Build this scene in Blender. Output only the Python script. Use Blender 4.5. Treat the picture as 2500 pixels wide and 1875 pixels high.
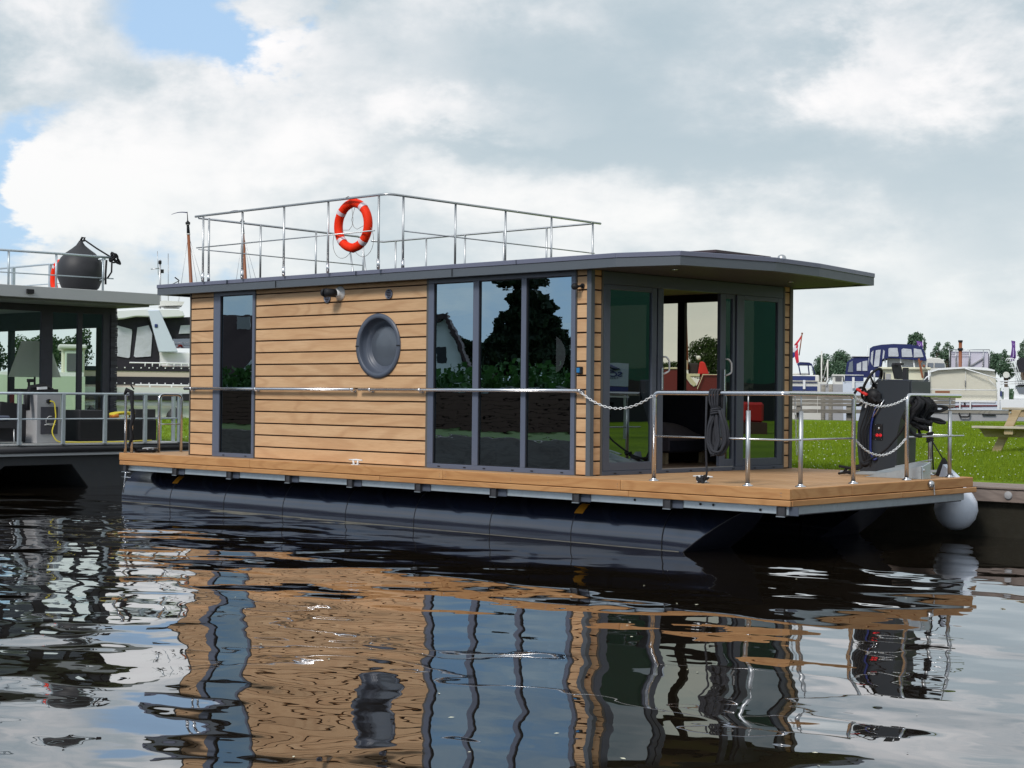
import bpy, bmesh, math, random
from math import sin, cos, pi, radians, sqrt
from mathutils import Vector, Matrix, noise
import numpy as np
for _o in list(bpy.data.objects): bpy.data.objects.remove(_o)
S = bpy.context.scene
COL = S.collection
V = Vector
# ------------------------------------------------------------------ camera
cd = bpy.data.cameras.new('camera'); cam = bpy.data.objects.new('camera', cd); COL.objects.link(cam)
cd.sensor_width = 36.0; cd.lens = 3905.57 / 2500 * 36
cd.clip_start = 0.1; cd.clip_end = 6000
CP = V((9.0728, -14.0141, 0.9231))
_R = V((0.73416, 0.67891, 0.00973)); _U = V((-0.00175, -0.01244, 0.99992)); _F = V((-0.67897, 0.73412, 0.00794))
cam.matrix_world = Matrix(((_R.x, _U.x, -_F.x, CP.x), (_R.y, _U.y, -_F.y, CP.y), (_R.z, _U.z, -_F.z, CP.z), (0, 0, 0, 1)))
S.camera = cam
S.render.resolution_x = 1024; S.render.resolution_y = 768
S.render.engine = 'CYCLES'
S.cycles.max_bounces = 10; S.cycles.glossy_bounces = 5; S.cycles.transparent_max_bounces = 16; S.cycles.transmission_bounces = 6
S.cycles.diffuse_bounces = 3
S.cycles.caustics_reflective = False; S.cycles.caustics_refractive = False
S.cycles.sample_clamp_indirect = 6
S.view_settings.view_transform = 'Standard'; S.view_settings.look = 'None'
S.view_settings.exposure = 0.62
S.view_settings.gamma = 1.0

# ------------------------------------------------------------------ world: sky with broken cloud
world = bpy.data.worlds.new('World'); S.world = world; world.use_nodes = True
wt = world.node_tree; wt.nodes.clear()
class NT:
    """short-hand for building node trees"""
    def __init__(s, t): s.t = t; s.x = 0
    def n(s, typ, ins=None, **kw):
        nd = s.t.nodes.new(typ)
        for k, v in kw.items(): setattr(nd, k, v)
        for k, v in (ins or {}).items():
            sock = nd.inputs[k]
            if isinstance(v, bpy.types.NodeSocket): s.t.links.new(v, sock)
            else:
                if hasattr(sock.default_value, '__len__') and not hasattr(v, '__len__'): v = [v] * len(sock.default_value)
                if hasattr(sock.default_value, '__len__') and len(sock.default_value) == 4 and len(v) == 3: v = tuple(v) + (1,)
                sock.default_value = v
        return nd
    def m(s, op, a, b=0.0, c=None, clamp=False):
        ins = {0: a, 1: b}
        if c is not None: ins[2] = c
        return s.n('ShaderNodeMath', ins, operation=op, use_clamp=clamp).outputs[0]
    def mix(s, f, a, b, blend='MIX'):
        nd = s.n('ShaderNodeMix', {0: f, 6: a, 7: b}, data_type='RGBA', blend_type=blend)
        return nd.outputs[2]
    def noise(s, vec, scale, detail=4, rough=0.5, dist=0.0):
        return s.n('ShaderNodeTexNoise', {'Vector': vec, 'Scale': scale, 'Detail': detail, 'Roughness': rough, 'Distortion': dist}).outputs[0]
    def ramp(s, f, lo, hi, a=0.0, b=1.0, smooth=True):
        return s.n('ShaderNodeMapRange', {0: f, 1: lo, 2: hi, 3: a, 4: b}, interpolation_type='SMOOTHSTEP' if smooth else 'LINEAR').outputs[0]
    def mapping(s, vec, scale=(1, 1, 1), loc=(0, 0, 0), rot=(0, 0, 0)):
        return s.n('ShaderNodeMapping', {'Vector': vec, 'Scale': scale, 'Location': loc, 'Rotation': rot}).outputs[0]
    def vm(s, op, a, b=None, out=0):
        ins = {0: a}
        if b is not None: ins[1] = b
        return s.n('ShaderNodeVectorMath', ins, operation=op).outputs[out]

SUN_DIR = V((0.12, -0.72, 0.68)).normalized()
def build_sky():
    w = NT(wt)
    sky = w.n('ShaderNodeTexSky', sky_type='NISHITA')
    sky.sun_disc = False
    sky.sun_elevation = math.asin(SUN_DIR.z); sky.sun_rotation = math.atan2(SUN_DIR.x, SUN_DIR.y)
    sky.air_density = 1.0; sky.dust_density = 1.5; sky.ozone_density = 1.5
    geo = w.n('ShaderNodeTexCoord').outputs['Generated']
    d = w.vm('NORMALIZE', geo)
    sep = w.n('ShaderNodeSeparateXYZ', {0: d})
    z = w.m('MAXIMUM', sep.outputs[2], 0.0)
    # cloud coordinates: view direction flattened towards the horizon
    inv = w.m('DIVIDE', 1.0, w.m('ADD', z, 0.30))
    P = w.n('ShaderNodeCombineXYZ', {0: w.m('MULTIPLY', sep.outputs[0], inv), 1: w.m('MULTIPLY', sep.outputs[1], inv), 2: w.m('MULTIPLY', z, 2.2)}).outputs[0]
    def add(*l):
        r = l[0]
        for q in l[1:]: r = w.m('ADD', r, q)
        return r
    nA = w.n('ShaderNodeTexNoise', {'Vector': P, 'Scale': 2.6, 'Detail': 7, 'Roughness': 0.62})
    nB = w.n('ShaderNodeTexNoise', {'Vector': w.mapping(d, loc=(3.1, 7.2, 1.3), scale=(1, 1, 1.35)), 'Scale': 12.5, 'Detail': 6, 'Roughness': 0.57, 'Distortion': 0.2})
    n_big, n_det = nA.outputs[0], nB.outputs[0]
    # where the big cloud masses and gaps stand: tangent-plane coordinates of the north-western sky, frayed by noise
    fw_ = w.vm('DOT_PRODUCT', d, tuple(_F), out=1)
    dv = w.m('MAXIMUM', fw_, 0.12); far = w.ramp(fw_, 0.15, 0.5, 9.0, 0.0)
    U_ = w.m('ADD', w.m('DIVIDE', w.vm('DOT_PRODUCT', d, tuple(_R), out=1), dv), far); V_ = w.m('DIVIDE', w.vm('DOT_PRODUCT', d, tuple(_U), out=1), dv)
    uv = w.n('ShaderNodeCombineXYZ', {0: U_, 1: V_, 2: 0.0}).outputs[0]
    fray = w.vm('MULTIPLY', w.vm('SUBTRACT', w.n('ShaderNodeMix', {0: 0.4, 4: nA.outputs[1], 5: nB.outputs[1]}, data_type='VECTOR').outputs[1], (0.5, 0.5, 0.5)), (0.26, 0.17, 0.0))
    uv = w.vm('ADD', uv, fray)
    def masses(*bl):
        acc = None
        for (px_, py_, size, amp, asp) in bl:
            c0 = ((px_ - 1250) / 3905.6, -(py_ - 937.5) / 3905.6, 0)
            q = w.vm('MULTIPLY', w.vm('SUBTRACT', uv, c0), (1 / (size * asp), 1 / size, 0))
            g = w.m('POWER', 0.3679, w.vm('DOT_PRODUCT', q, q, out=1))
            acc = w.m('MULTIPLY', g, amp) if acc is None else w.m('MULTIPLY_ADD', g, amp, acc)
        return acc
    gaps = masses((480, 50, .036, .46, 1.8), (640, 140, .024, .42, 1.6), (0, 420, .034, .46, .8), (-10, 540, .03, .34, 1), (170, 300, .016, .2, 1.8), (300, 625, .022, .2, 4), (560, 640, .02, .14, 4), (330, 20, .02, .2, 2))
    cover_v = add(w.m('MULTIPLY', n_big, 0.45), w.m('MULTIPLY', n_det, 0.70))
    facing = w.ramp(sep.outputs[1], -0.5, 0.35, 0.0, 1.0)            # more broken cloud to the south, as the panes show
    thr = w.m('ADD', w.m('MULTIPLY', w.m('SUBTRACT', 1.0, facing), 0.30), 0.20)
    cover = w.ramp(w.m('SUBTRACT', w.m('SUBTRACT', cover_v, gaps), thr), -.05, 0.20)
    lum0 = masses((520, 280, .035, .8, 1.9), (790, 95, .010, .5, 2), (130, 480, .028, .9, 1.3), (1120, 290, .017, 1.0, 5.5), (60, 60, .05, .35, 1), (900, 430, .02, .5, 6), (250, 400, .03, .5, 3), (100, 180, .03, .4, 2),
             (2080, 190, .026, 1.0, 1.2), (2440, 240, .035, .9, 1.2), (2350, 60, .04, .5, 1.8), (1330, 480, .026, .8, 3), (1950, 560, .03, .65, 4.5), (450, 560, .022, .5, 5), (260, 90, .04, .4, 1.5), (1350, 30, .015, .5, 3), (2150, 640, .015, .4, 3),
             (1500, 150, .05, -.75, 2.2), (1500, 350, .032, -.7, 5.0), (2350, 480, .035, -.85, 2.2), (1250, 350, .010, -.7, 7), (280, 235, .018, -.7, 3), (1800, 390, .03, -.6, 4.5), (2420, 640, .02, -.5, 2.2), (760, 480, .014, -.5, 5), (620, 360, .012, -.35, 3))
    lum = add(w.m('MULTIPLY', w.m('SUBTRACT', n_big, .5), w.ramp(lum0, -.8, .3, .7, 1.9)), w.m('MULTIPLY', w.m('SUBTRACT', n_det, .5), w.ramp(lum0, -.8, .3, .3, 2.0)), w.m('MULTIPLY', lum0, 0.46), 0.42)
    bright = w.ramp(lum, -0.10, 1.12)
    low = w.ramp(z, 0.0, 0.22, 1.0, 0.0)
    K = 0.69
    def k3(*c): return tuple(K * x for x in c)
    grey = w.mix(low, k3(4.4, 5.4, 6.05), k3(6.6, 7.3, 7.6))
    white = w.mix(low, k3(9.5, 9.35, 9.4), k3(8.6, 8.9, 8.8))
    cloud = w.mix(bright, grey, white)
    blue = w.mix(0.75, sky.outputs[0], k3(4.4, 6.4, 8.9))
    c = w.mix(cover, blue, cloud)
    hz = w.ramp(z, -0.02, 0.08, 1.0, 0.0)
    c = w.mix(w.m('MULTIPLY', hz, 0.75), c, k3(7.9, 8.5, 8.6))
    bg = w.n('ShaderNodeBackground', {'Color': c, 'Strength': 0.1})
    out = w.n('ShaderNodeOutputWorld', {'Surface': bg.outputs[0]})
build_sky()
world.cycles.sampling_method = 'MANUAL'; world.cycles.sample_map_resolution = 256
sd = bpy.data.lights.new('sun', 'SUN'); sd.energy = 1.5; sd.angle = radians(14); sd.color = (1.0, 0.95, 0.88)
sun = bpy.data.objects.new('sun', sd); COL.objects.link(sun); sun.rotation_euler = (-SUN_DIR).to_track_quat('-Z', 'Y').to_euler()

# ------------------------------------------------------------------ object helpers
def tag(o, label=None, cat=None, group=None, kind=None):
    if label: o['label'] = label
    if cat: o['category'] = cat
    if group: o['group'] = group
    if kind: o['kind'] = kind
    return o
def thing(name, label, cat, loc=(0, 0, 0), rz=0.0, group=None):
    o = bpy.data.objects.new(name, None); COL.objects.link(o)
    o.location = loc; o.rotation_euler = (0, 0, rz); o.empty_display_size = 0.3
    return tag(o, label, cat, group)
class MB:
    """collects shapes; build() links them as one mesh object"""
    def __init__(s): s.v = []; s.f = []; s.sm = []
    def add(s, vs, fs, smooth=False):
        b = len(s.v); s.v += [tuple(p) for p in vs]; s.f += [[b + i for i in f] for f in fs]; s.sm += [smooth] * len(fs); return s
    def box(s, x0, x1, y0, y1, z0, z1):
        vs = [(x, y, z) for x in (x0, x1) for y in (y0, y1) for z in (z0, z1)]
        return s.add(vs, [(0, 1, 3, 2), (4, 6, 7, 5), (0, 4, 5, 1), (2, 3, 7, 6), (0, 2, 6, 4), (1, 5, 7, 3)])
    def obox(s, p0, p1, w, h, up=(0, 0, 1)):
        """beam from p0 to p1, w across, h along up"""
        p0, p1 = V(p0), V(p1); d = (p1 - p0).normalized(); u = V(up); sd_ = d.cross(u)
        if sd_.length < 1e-5: sd_ = V((1, 0, 0))
        sd_.normalize(); u = sd_.cross(d).normalized(); vs = []
        for p in (p0, p1):
            for a, b in ((-1, -1), (1, -1), (1, 1), (-1, 1)): vs.append(p + sd_ * (a * w / 2) + u * (b * h / 2))
        return s.add(vs, [(0, 3, 2, 1), (4, 5, 6, 7), (0, 1, 5, 4), (1, 2, 6, 5), (2, 3, 7, 6), (3, 0, 4, 7)])
    def tube(s, pts, r, n=8, closed=False, cap=True):
        pts = [V(p) for p in pts]; N = len(pts); rs = r if hasattr(r, '__len__') else [r] * N
        vs = []; prev = None
        for i, p in enumerate(pts):
            if closed: t = pts[(i + 1) % N] - pts[i - 1]
            else: t = pts[min(i + 1, N - 1)] - pts[max(i - 1, 0)]
            if t.length < 1e-9: t = V((0, 0, 1))
            t.normalize()
            a = prev - t * prev.dot(t) if prev is not None else (V((0, 0, 1)).cross(t) if abs(t.z) < .9 else V((1, 0, 0)).cross(t))
            if a.length < 1e-6: a = V((1, 0, 0)).cross(t)
            a.normalize(); prev = a; b = t.cross(a)
            for k in range(n):
                q = 2 * pi * k / n; vs.append(p + (a * cos(q) + b * sin(q)) * rs[i])
        fs = []
        for i in range(N if closed else N - 1):
            j = (i + 1) % N
            for k in range(n): fs.append((i * n + k, i * n + (k + 1) % n, j * n + (k + 1) % n, j * n + k))
        s.add(vs, fs, True)
        if cap and not closed:
            b = len(s.v) - N * n
            s.f += [[b + k for k in range(n)][::-1], [b + (N - 1) * n + k for k in range(n)]]; s.sm += [False, False]
        return s
    def cyl(s, p0, p1, r, n=16, r2=None):
        return s.tube([p0, p1], [r, r if r2 is None else r2], n)
    def lathe(s, prof, o=(0, 0, 0), axis='z', n=32, close=False):
        """prof: (radius, height) pairs"""
        o = V(o); vs = []
        for (r, h) in prof:
            for k in range(n):
                q = 2 * pi * k / n; a, b = r * cos(q), r * sin(q)
                vs.append(o + V({'z': (a, b, h), 'y': (a, h, b), 'x': (h, a, b)}[axis]))
        fs = []; N = len(prof)
        for i in range(N if close else N - 1):
            j = (i + 1) % N
            for k in range(n):
                f = (i * n + k, i * n + (k + 1) % n, j * n + (k + 1) % n, j * n + k)
                fs.append(f if axis != 'y' else f[::-1])
        return s.add(vs, fs, True)
    def prism(s, poly, a0, a1, axis='y', smooth=False):
        """poly in the plane across axis, extruded from a0 to a1. axis y: (x,z); x: (y,z); z: (x,y)"""
        def P(u, w, a): return {'y': (u, a, w), 'x': (a, u, w), 'z': (u, w, a)}[axis]
        n = len(poly); vs = [P(u, w, a0) for u, w in poly] + [P(u, w, a1) for u, w in poly]
        fs = [list(range(n)), list(range(n, 2 * n))[::-1]] + [(i, i + n, (i + 1) % n + n, (i + 1) % n) for i in range(n)]
        s.add(vs, fs); 
        if smooth:
            for i in range(n): s.sm[-1 - i] = True
        return s
    def quad(s, *p): return s.add(p, [tuple(range(len(p)))])
    def grid(s, fn, nu, nv, smooth=True, closeu=False):
        vs = [fn(i / nu, j / nv) for i in range(nu + 1) for j in range(nv + 1)]
        fs = [(i * (nv + 1) + j, (i + 1) * (nv + 1) + j, (i + 1) * (nv + 1) + j + 1, i * (nv + 1) + j + 1) for i in range(nu) for j in range(nv)]
        return s.add(vs, fs, smooth)
    def ell(s, c, rx, ry, rz, nu=16, nv=10):
        c = V(c)
        return s.grid(lambda u, v: c + V((rx * cos(2 * pi * u) * sin(pi * v), ry * sin(2 * pi * u) * sin(pi * v), rz * cos(pi * v))), nu, nv)
    def mesh(s, name, fix=True):
        me = bpy.data.meshes.new(name); me.from_pydata(s.v, [], s.f)
        me.polygons.foreach_set('use_smooth', s.sm)
        if fix and len(s.f) < 30000:
            b = bmesh.new(); b.from_mesh(me); bmesh.ops.recalc_face_normals(b, faces=b.faces); b.to_mesh(me); b.free()
        me.update(); return me
    def build(s, name, mat, parent=None, local=False, bevel=0.0, seg=1, fix=True):
        me = s.mesh(name, fix); o = bpy.data.objects.new(name, me); COL.objects.link(o)
        if mat: me.materials.append(mat)
        if bevel:
            md = o.modifiers.new('bevel', 'BEVEL'); md.width = bevel; md.segments = seg; md.limit_method = 'ANGLE'; md.angle_limit = radians(40)
        if parent: attach(o, parent, local)
        return o
def attach(o, parent, local=False):
    o.parent = parent
    if not local:
        M = Matrix.Identity(4); q = parent
        while q is not None:
            M = q.matrix_parent_inverse @ Matrix.LocRotScale(q.location, q.rotation_euler, q.scale) if q.parent else Matrix.LocRotScale(q.location, q.rotation_euler, q.scale)
            break
        # parents are roots, or parts whose own mesh already sits in world coordinates
        o.matrix_parent_inverse = M.inverted() if parent.parent is None else Matrix.Identity(4)
    return o
def copy_tree(o, parent=None):
    c = o.copy(); COL.objects.link(c)
    if parent: c.parent = parent
    for ch in list(o.children): copy_tree(ch, c)
    return c
def arc(c, r, a0, a1, n, u, w):
    c, u, w = V(c), V(u), V(w)
    return [c + u * (r * cos(a0 + (a1 - a0) * i / n)) + w * (r * sin(a0 + (a1 - a0) * i / n)) for i in range(n + 1)]
def bend(pts, r=0.06, n=5):
    """round the corners of a polyline"""
    pts = [V(p) for p in pts]; out = [pts[0]]
    for i in range(1, len(pts) - 1):
        a, b, c = pts[i - 1], pts[i], pts[i + 1]; p = b + (a - b).normalized() * r; q = b + (c - b).normalized() * r
        for k in range(n + 1):
            t = k / n; out.append((p * (1 - t) ** 2) + b * (2 * t * (1 - t)) + q * t * t)
    return out + [pts[-1]]

# ------------------------------------------------------------------ materials
MAT = {}
def principled(name, col, rough=0.5, metal=0.0, spec=0.5, var=0.08, vscale=3.0, bump=0.0, bscale=40.0, stretch=(1, 1, 1), coat=0.0, dirt=0.0, dirtcol=(0.1, 0.08, 0.06), emit=None, objvar=0.0, ior=None):
    m = bpy.data.materials.new(name); m.use_nodes = True; t = m.node_tree; t.nodes.clear(); w = NT(t)
    tc = w.n('ShaderNodeTexCoord').outputs['Object']; vec = w.mapping(tc, scale=stretch)
    nz = w.noise(vec, vscale, 5, 0.6)
    f = w.m('MULTIPLY_ADD', nz, 2 * var, 1 - var)
    if objvar:
        rnd = w.n('ShaderNodeObjectInfo').outputs['Random']
        f = w.m('MULTIPLY', f, w.m('MULTIPLY_ADD', rnd, 2 * objvar, 1 - objvar))
    c = w.mix(1.0, tuple(col) + (1,), w.n('ShaderNodeCombineColor', {0: f, 1: f, 2: f}).outputs[0], 'MULTIPLY')
    if dirt: c = w.mix(w.m('MULTIPLY', w.ramp(w.noise(vec, vscale * 2.3, 6, 0.7), 0.5, 0.75), dirt), c, tuple(dirtcol) + (1,))
    r = w.m('MULTIPLY_ADD', w.noise(vec, vscale * 4, 3, 0.6), 0.25 * rough, rough * 0.87)
    b = w.n('ShaderNodeBsdfPrincipled', {'Base Color': c, 'Roughness': r, 'Metallic': metal, 'Specular IOR Level': spec, 'Coat Weight': coat})
    if emit: b.inputs['Emission Color'].default_value = tuple(emit[:3]) + (1,); b.inputs['Emission Strength'].default_value = emit[3]
    if bump:
        bp = w.n('ShaderNodeBump', {'Height': w.noise(vec, bscale, 4, 0.6), 'Distance': bump, 'Strength': 1.0}); t.links.new(bp.outputs[0], b.inputs['Normal'])
    w.n('ShaderNodeOutputMaterial', {'Surface': b.outputs[0]})
    MAT[name] = m; return m
def wood_mat(name, base, dark, light, along='x', rough=0.6, grain=1.0, knots=0.3, objvar=0.06, grooves=False, sat=None):
    """sawn timber with stretched grain, cathedral figure and a few knots; each board shifted by its own random"""
    m = bpy.data.materials.new(name); m.use_nodes = True; t = m.node_tree; t.nodes.clear(); w = NT(t)
    tc = w.n('ShaderNodeTexCoord').outputs['Object']; oi = w.n('ShaderNodeObjectInfo').outputs['Random']
    off = w.n('ShaderNodeCombineXYZ', {0: w.m('MULTIPLY', oi, 31.0), 1: w.m('MULTIPLY', oi, 17.0), 2: w.m('MULTIPLY', oi, 7.0)}).outputs[0]
    sc = {'x': (0.22, 1, 1), 'y': (1, 0.22, 1), 'z': (1, 1, 0.22)}[along]
    vec = w.vm('ADD', w.mapping(tc, scale=sc), off)
    sc2 = tuple(.08 if q < 1 else 1 for q in sc); vec2 = w.vm('ADD', w.mapping(tc, scale=sc2), off)
    broad = w.noise(vec, 3.0, 4, 0.55, 0.6)
    ring = w.m('FRACT', w.m('MULTIPLY', w.noise(vec, 2.2, 2, 0.5, 0.3), 11.0 * grain))
    ring = w.ramp(w.m('ABSOLUTE', w.m('SUBTRACT', ring, 0.5)), 0.2, 0.5)
    fib = w.noise(vec2, 60.0, 4, 0.65)
    vor = w.n('ShaderNodeTexVoronoi', {'Vector': w.mapping(vec, scale=(1.3, 1.3, 1.3)), 'Scale': 1.0}).outputs['Distance']
    kn = w.m('MULTIPLY', w.ramp(vor, 0.0, 0.11, 1.0, 0.0), knots)
    c = w.mix(w.m('MULTIPLY', w.ramp(broad, 0.3, 0.7), 0.7), tuple(base) + (1,), tuple(light) + (1,))
    c = w.mix(w.m('MULTIPLY', ring, 0.42), c, tuple(dark) + (1,))
    c = w.mix(w.m('MULTIPLY', w.ramp(fib, 0.35, 0.75), 0.35), c, tuple(dark) + (1,))
    c = w.mix(kn, c, tuple(x * 0.4 for x in dark) + (1,))
    f = w.m('MULTIPLY_ADD', oi, 2 * objvar, 1 - objvar)
    c = w.mix(1.0, c, w.n('ShaderNodeCombineColor', {0: f, 1: f, 2: f}).outputs[0], 'MULTIPLY')
    h = w.m('ADD', w.m('MULTIPLY', fib, 0.7), w.m('MULTIPLY', ring, 0.3))
    bp = w.n('ShaderNodeBump', {'Height': h, 'Distance': 0.0012, 'Strength': 0.8})
    b = w.n('ShaderNodeBsdfPrincipled', {'Base Color': c, 'Roughness': rough, 'Normal': bp.outputs[0], 'Specular IOR Level': 0.3})
    w.n('ShaderNodeOutputMaterial', {'Surface': b.outputs[0]}); MAT[name] = m; return m
def glass_mat(name, tint=(0.25, 0.28, 0.27), refl=0.35, rcol=(0.9, 0.95, 1.0), wob=0.0, rough=0.0):
    """coated window glass: mirror-like outside, dark tinted look-through"""
    m = bpy.data.materials.new(name); m.use_nodes = True; t = m.node_tree; t.nodes.clear(); w = NT(t)
    fr = w.m('POWER', w.n('ShaderNodeLayerWeight', {'Blend': 0.5}).outputs[1], 4.0)
    f = w.m('MULTIPLY_ADD', fr, 1 - refl, refl, clamp=True)
    g = w.n('ShaderNodeBsdfGlossy', {'Color': rcol, 'Roughness': rough})
    if wob:
        tc = w.n('ShaderNodeTexCoord').outputs['Object']
        bp = w.n('ShaderNodeBump', {'Height': w.m('ADD', w.noise(tc, 1.6, 1.5, 0.4), w.m('MULTIPLY', w.noise(w.mapping(tc, scale=(2.5, 1, 9)), 1.3, 1.5, 0.5), 0.16)), 'Distance': wob, 'Strength': 1.0}); t.links.new(bp.outputs[0], g.inputs['Normal'])
    tr = w.n('ShaderNodeBsdfTransparent', {'Color': tint})
    mx = w.n('ShaderNodeMixShader', {0: f, 1: tr.outputs[0], 2: g.outputs[0]})
    w.n('ShaderNodeOutputMaterial', {'Surface': mx.outputs[0]}); MAT[name] = m; return m
def leaf_mat(name, c1, c2, hue=0.1, trans=0.3):
    m = bpy.data.materials.new(name); m.use_nodes = True; t = m.node_tree; t.nodes.clear(); w = NT(t)
    geo = w.n('ShaderNodeNewGeometry'); rnd = geo.outputs['Random Per Island']
    tc = w.n('ShaderNodeTexCoord').outputs['Object']
    f = w.m('ADD', w.m('MULTIPLY', rnd, 0.55), w.m('MULTIPLY', w.noise(tc, 0.8, 3, 0.6), 0.5))
    c = w.mix(w.ramp(f, 0.1, 0.95, smooth=False), tuple(c1) + (1,), tuple(c2) + (1,))
    d = w.n('ShaderNodeBsdfPrincipled', {'Base Color': c, 'Roughness': 0.6, 'Specular IOR Level': 0.25})
    tl = w.n('ShaderNodeBsdfTranslucent', {'Color': c})
    mx = w.n('ShaderNodeMixShader', {0: trans, 1: d.outputs[0], 2: tl.outputs[0]})
    w.n('ShaderNodeOutputMaterial', {'Surface': mx.outputs[0]}); MAT[name] = m; return m

wood_mat('cladding', (0.60, 0.368, 0.195), (0.44, 0.235, 0.115), (0.68, 0.45, 0.26), 'x', 0.55, 0.6, 0.12, 0.05)
wood_mat('cladding_front', (0.60, 0.368, 0.195), (0.44, 0.235, 0.115), (0.68, 0.45, 0.26), 'y', 0.55, 0.6, 0.12, 0.05)
wood_mat('deck_wood', (0.50, 0.255, 0.10), (0.36, 0.155, 0.055), (0.58, 0.32, 0.14), 'x', 0.6, 1.0, 0.5, 0.07)
wood_mat('deck_wood_y', (0.50, 0.255, 0.10), (0.36, 0.155, 0.055), (0.58, 0.32, 0.14), 'y', 0.6, 1.0, 0.5, 0.07)
wood_mat('deck_top', (0.47, 0.28, 0.14), (0.36, 0.19, 0.09), (0.53, 0.34, 0.19), 'x', 0.7, 0.8, 0.3, 0.06)
wood_mat('quay_wood', (0.24, 0.19, 0.165), (0.13, 0.10, 0.09), (0.32, 0.27, 0.24), 'x', 0.8, 1.0, 0.3, 0.12)
wood_mat('table_wood', (0.42, 0.32, 0.19), (0.28, 0.19, 0.10), (0.52, 0.42, 0.28), 'x', 0.75, 1.0, 0.4, 0.08)
wood_mat('table_top', (0.47, 0.42, 0.34), (0.30, 0.26, 0.20), (0.56, 0.51, 0.42), 'x', 0.75, 1.0, 0.3, 0.08)
wood_mat('jetty_wood', (0.22, 0.20, 0.17), (0.10, 0.09, 0.075), (0.32, 0.30, 0.26), 'x', 0.85, 1.0, 0.3, 0.15)
principled('anthracite', (0.072, 0.086, 0.118), 0.42, var=0.05)
principled('anthracite_light', (0.105, 0.122, 0.172), 0.38, var=0.05)
principled('fascia_grey', (0.090, 0.104, 0.122), 0.5, var=0.06)
principled('fascia_cap', (0.14, 0.148, 0.21), 0.42, var=0.05)
principled('trim_brown', (0.10, 0.09, 0.08), 0.55, var=0.08)
principled('backing', (0.035, 0.018, 0.012), 0.9)
principled('steel', (0.66, 0.66, 0.68), 0.25, metal=1.0, var=0.03)
principled('steel_dull', (0.50, 0.51, 0.52), 0.42, metal=1.0, var=0.06)
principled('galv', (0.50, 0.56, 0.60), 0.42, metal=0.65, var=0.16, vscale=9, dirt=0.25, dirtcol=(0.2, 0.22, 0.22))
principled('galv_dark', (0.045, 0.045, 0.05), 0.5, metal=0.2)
principled('pontoon', (0.012, 0.016, 0.032), 0.17, var=0.1, vscale=1.5, stretch=(0.4, 1, 1), spec=1.0, coat=0.6, dirt=0.04, dirtcol=(0.05, 0.055, 0.06))
principled('pontoon_face', (0.016, 0.019, 0.036), 0.45, var=0.1)
principled('black', (0.012, 0.012, 0.014), 0.6, spec=0.3)
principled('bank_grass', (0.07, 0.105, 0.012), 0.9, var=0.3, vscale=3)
principled('waterline_pale', (0.16, 0.15, 0.12), 0.7, var=0.5, vscale=6, stretch=(1, 1, 1))
principled('rubber', (0.022, 0.022, 0.026), 0.55, var=0.1)
principled('rope', (0.028, 0.029, 0.036), 0.9, var=0.25, vscale=60, bump=0.003, bscale=120)
principled('rope_black', (0.010, 0.010, 0.013), 0.9, var=0.25, vscale=60, bump=0.003, bscale=120)
principled('rope_grey', (0.25, 0.24, 0.23), 0.9)
principled('ring_orange', (0.88, 0.032, 0.004), 0.6, spec=0.2, var=0.04)
principled('ring_band', (0.75, 0.62, 0.66), 0.4)
principled('white', (0.78, 0.79, 0.80), 0.35, var=0.03)
principled('white_blue', (0.62, 0.68, 0.78), 0.35, var=0.04)
principled('fender_white', (0.76, 0.80, 0.88), 0.35, var=0.06, vscale=4, dirt=0.15, dirtcol=(0.4, 0.42, 0.45))
principled('offwhite', (0.66, 0.65, 0.60), 0.5, var=0.05)
principled('cream', (0.68, 0.66, 0.50), 0.45, var=0.04)
principled('cream_green', (0.55, 0.62, 0.50), 0.5, var=0.04)
principled('canvas_cream', (0.60, 0.575, 0.48), 0.85, var=0.06, vscale=1.2, bump=0.02, bscale=2.5)
principled('canvas_navy', (0.012, 0.02, 0.10), 0.8, var=0.12)
principled('canvas_black', (0.016, 0.015, 0.022), 0.85, var=0.15, bump=0.01, bscale=4)
principled('navy', (0.02, 0.035, 0.14), 0.35, var=0.05)
principled('maroon', (0.14, 0.018, 0.022), 0.35, var=0.06)
principled('beige', (0.56, 0.48, 0.40), 0.5, var=0.04)
principled('console', (0.030, 0.036, 0.045), 0.36, var=0.1, spec=0.5, coat=0.1)
principled('red', (0.65, 0.03, 0.025), 0.4)
principled('blue', (0.01, 0.02, 0.14), 0.4)
principled('orange_tag', (0.75, 0.30, 0.02), 0.5)
principled('yellow', (0.72, 0.60, 0.05), 0.5)
principled('cable_orange', (0.75, 0.22, 0.02), 0.5)
principled('mast_brown', (0.24, 0.075, 0.025), 0.45, var=0.12)
principled('nb_grey', (0.42, 0.43, 0.43), 0.5, var=0.04)
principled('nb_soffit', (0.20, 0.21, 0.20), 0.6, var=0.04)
principled('slate', (0.035, 0.035, 0.045), 0.7, var=0.3, vscale=12, objvar=0.4)
principled('concrete', (0.36, 0.36, 0.37), 0.8, var=0.15, vscale=6, dirt=0.2, dirtcol=(0.2, 0.2, 0.2))
principled('hull_dark', (0.035, 0.038, 0.042), 0.5, var=0.2, vscale=4, dirt=0.25, dirtcol=(0.07, 0.065, 0.04))
principled('sofa', (0.09, 0.075, 0.085), 0.95, var=0.1, vscale=20)
principled('sofa_dark', (0.012, 0.012, 0.022), 0.95, var=0.1)
principled('interior', (0.10, 0.10, 0.105), 0.8)
principled('interior_pale', (0.55, 0.55, 0.53), 0.8)
principled('soffit', (0.055, 0.05, 0.05), 0.6)
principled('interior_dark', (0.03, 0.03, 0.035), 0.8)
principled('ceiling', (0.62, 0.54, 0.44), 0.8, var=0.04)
principled('floor_wood', (0.22, 0.13, 0.08), 0.5, var=0.15, vscale=4, stretch=(0.2, 2, 1))
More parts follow.
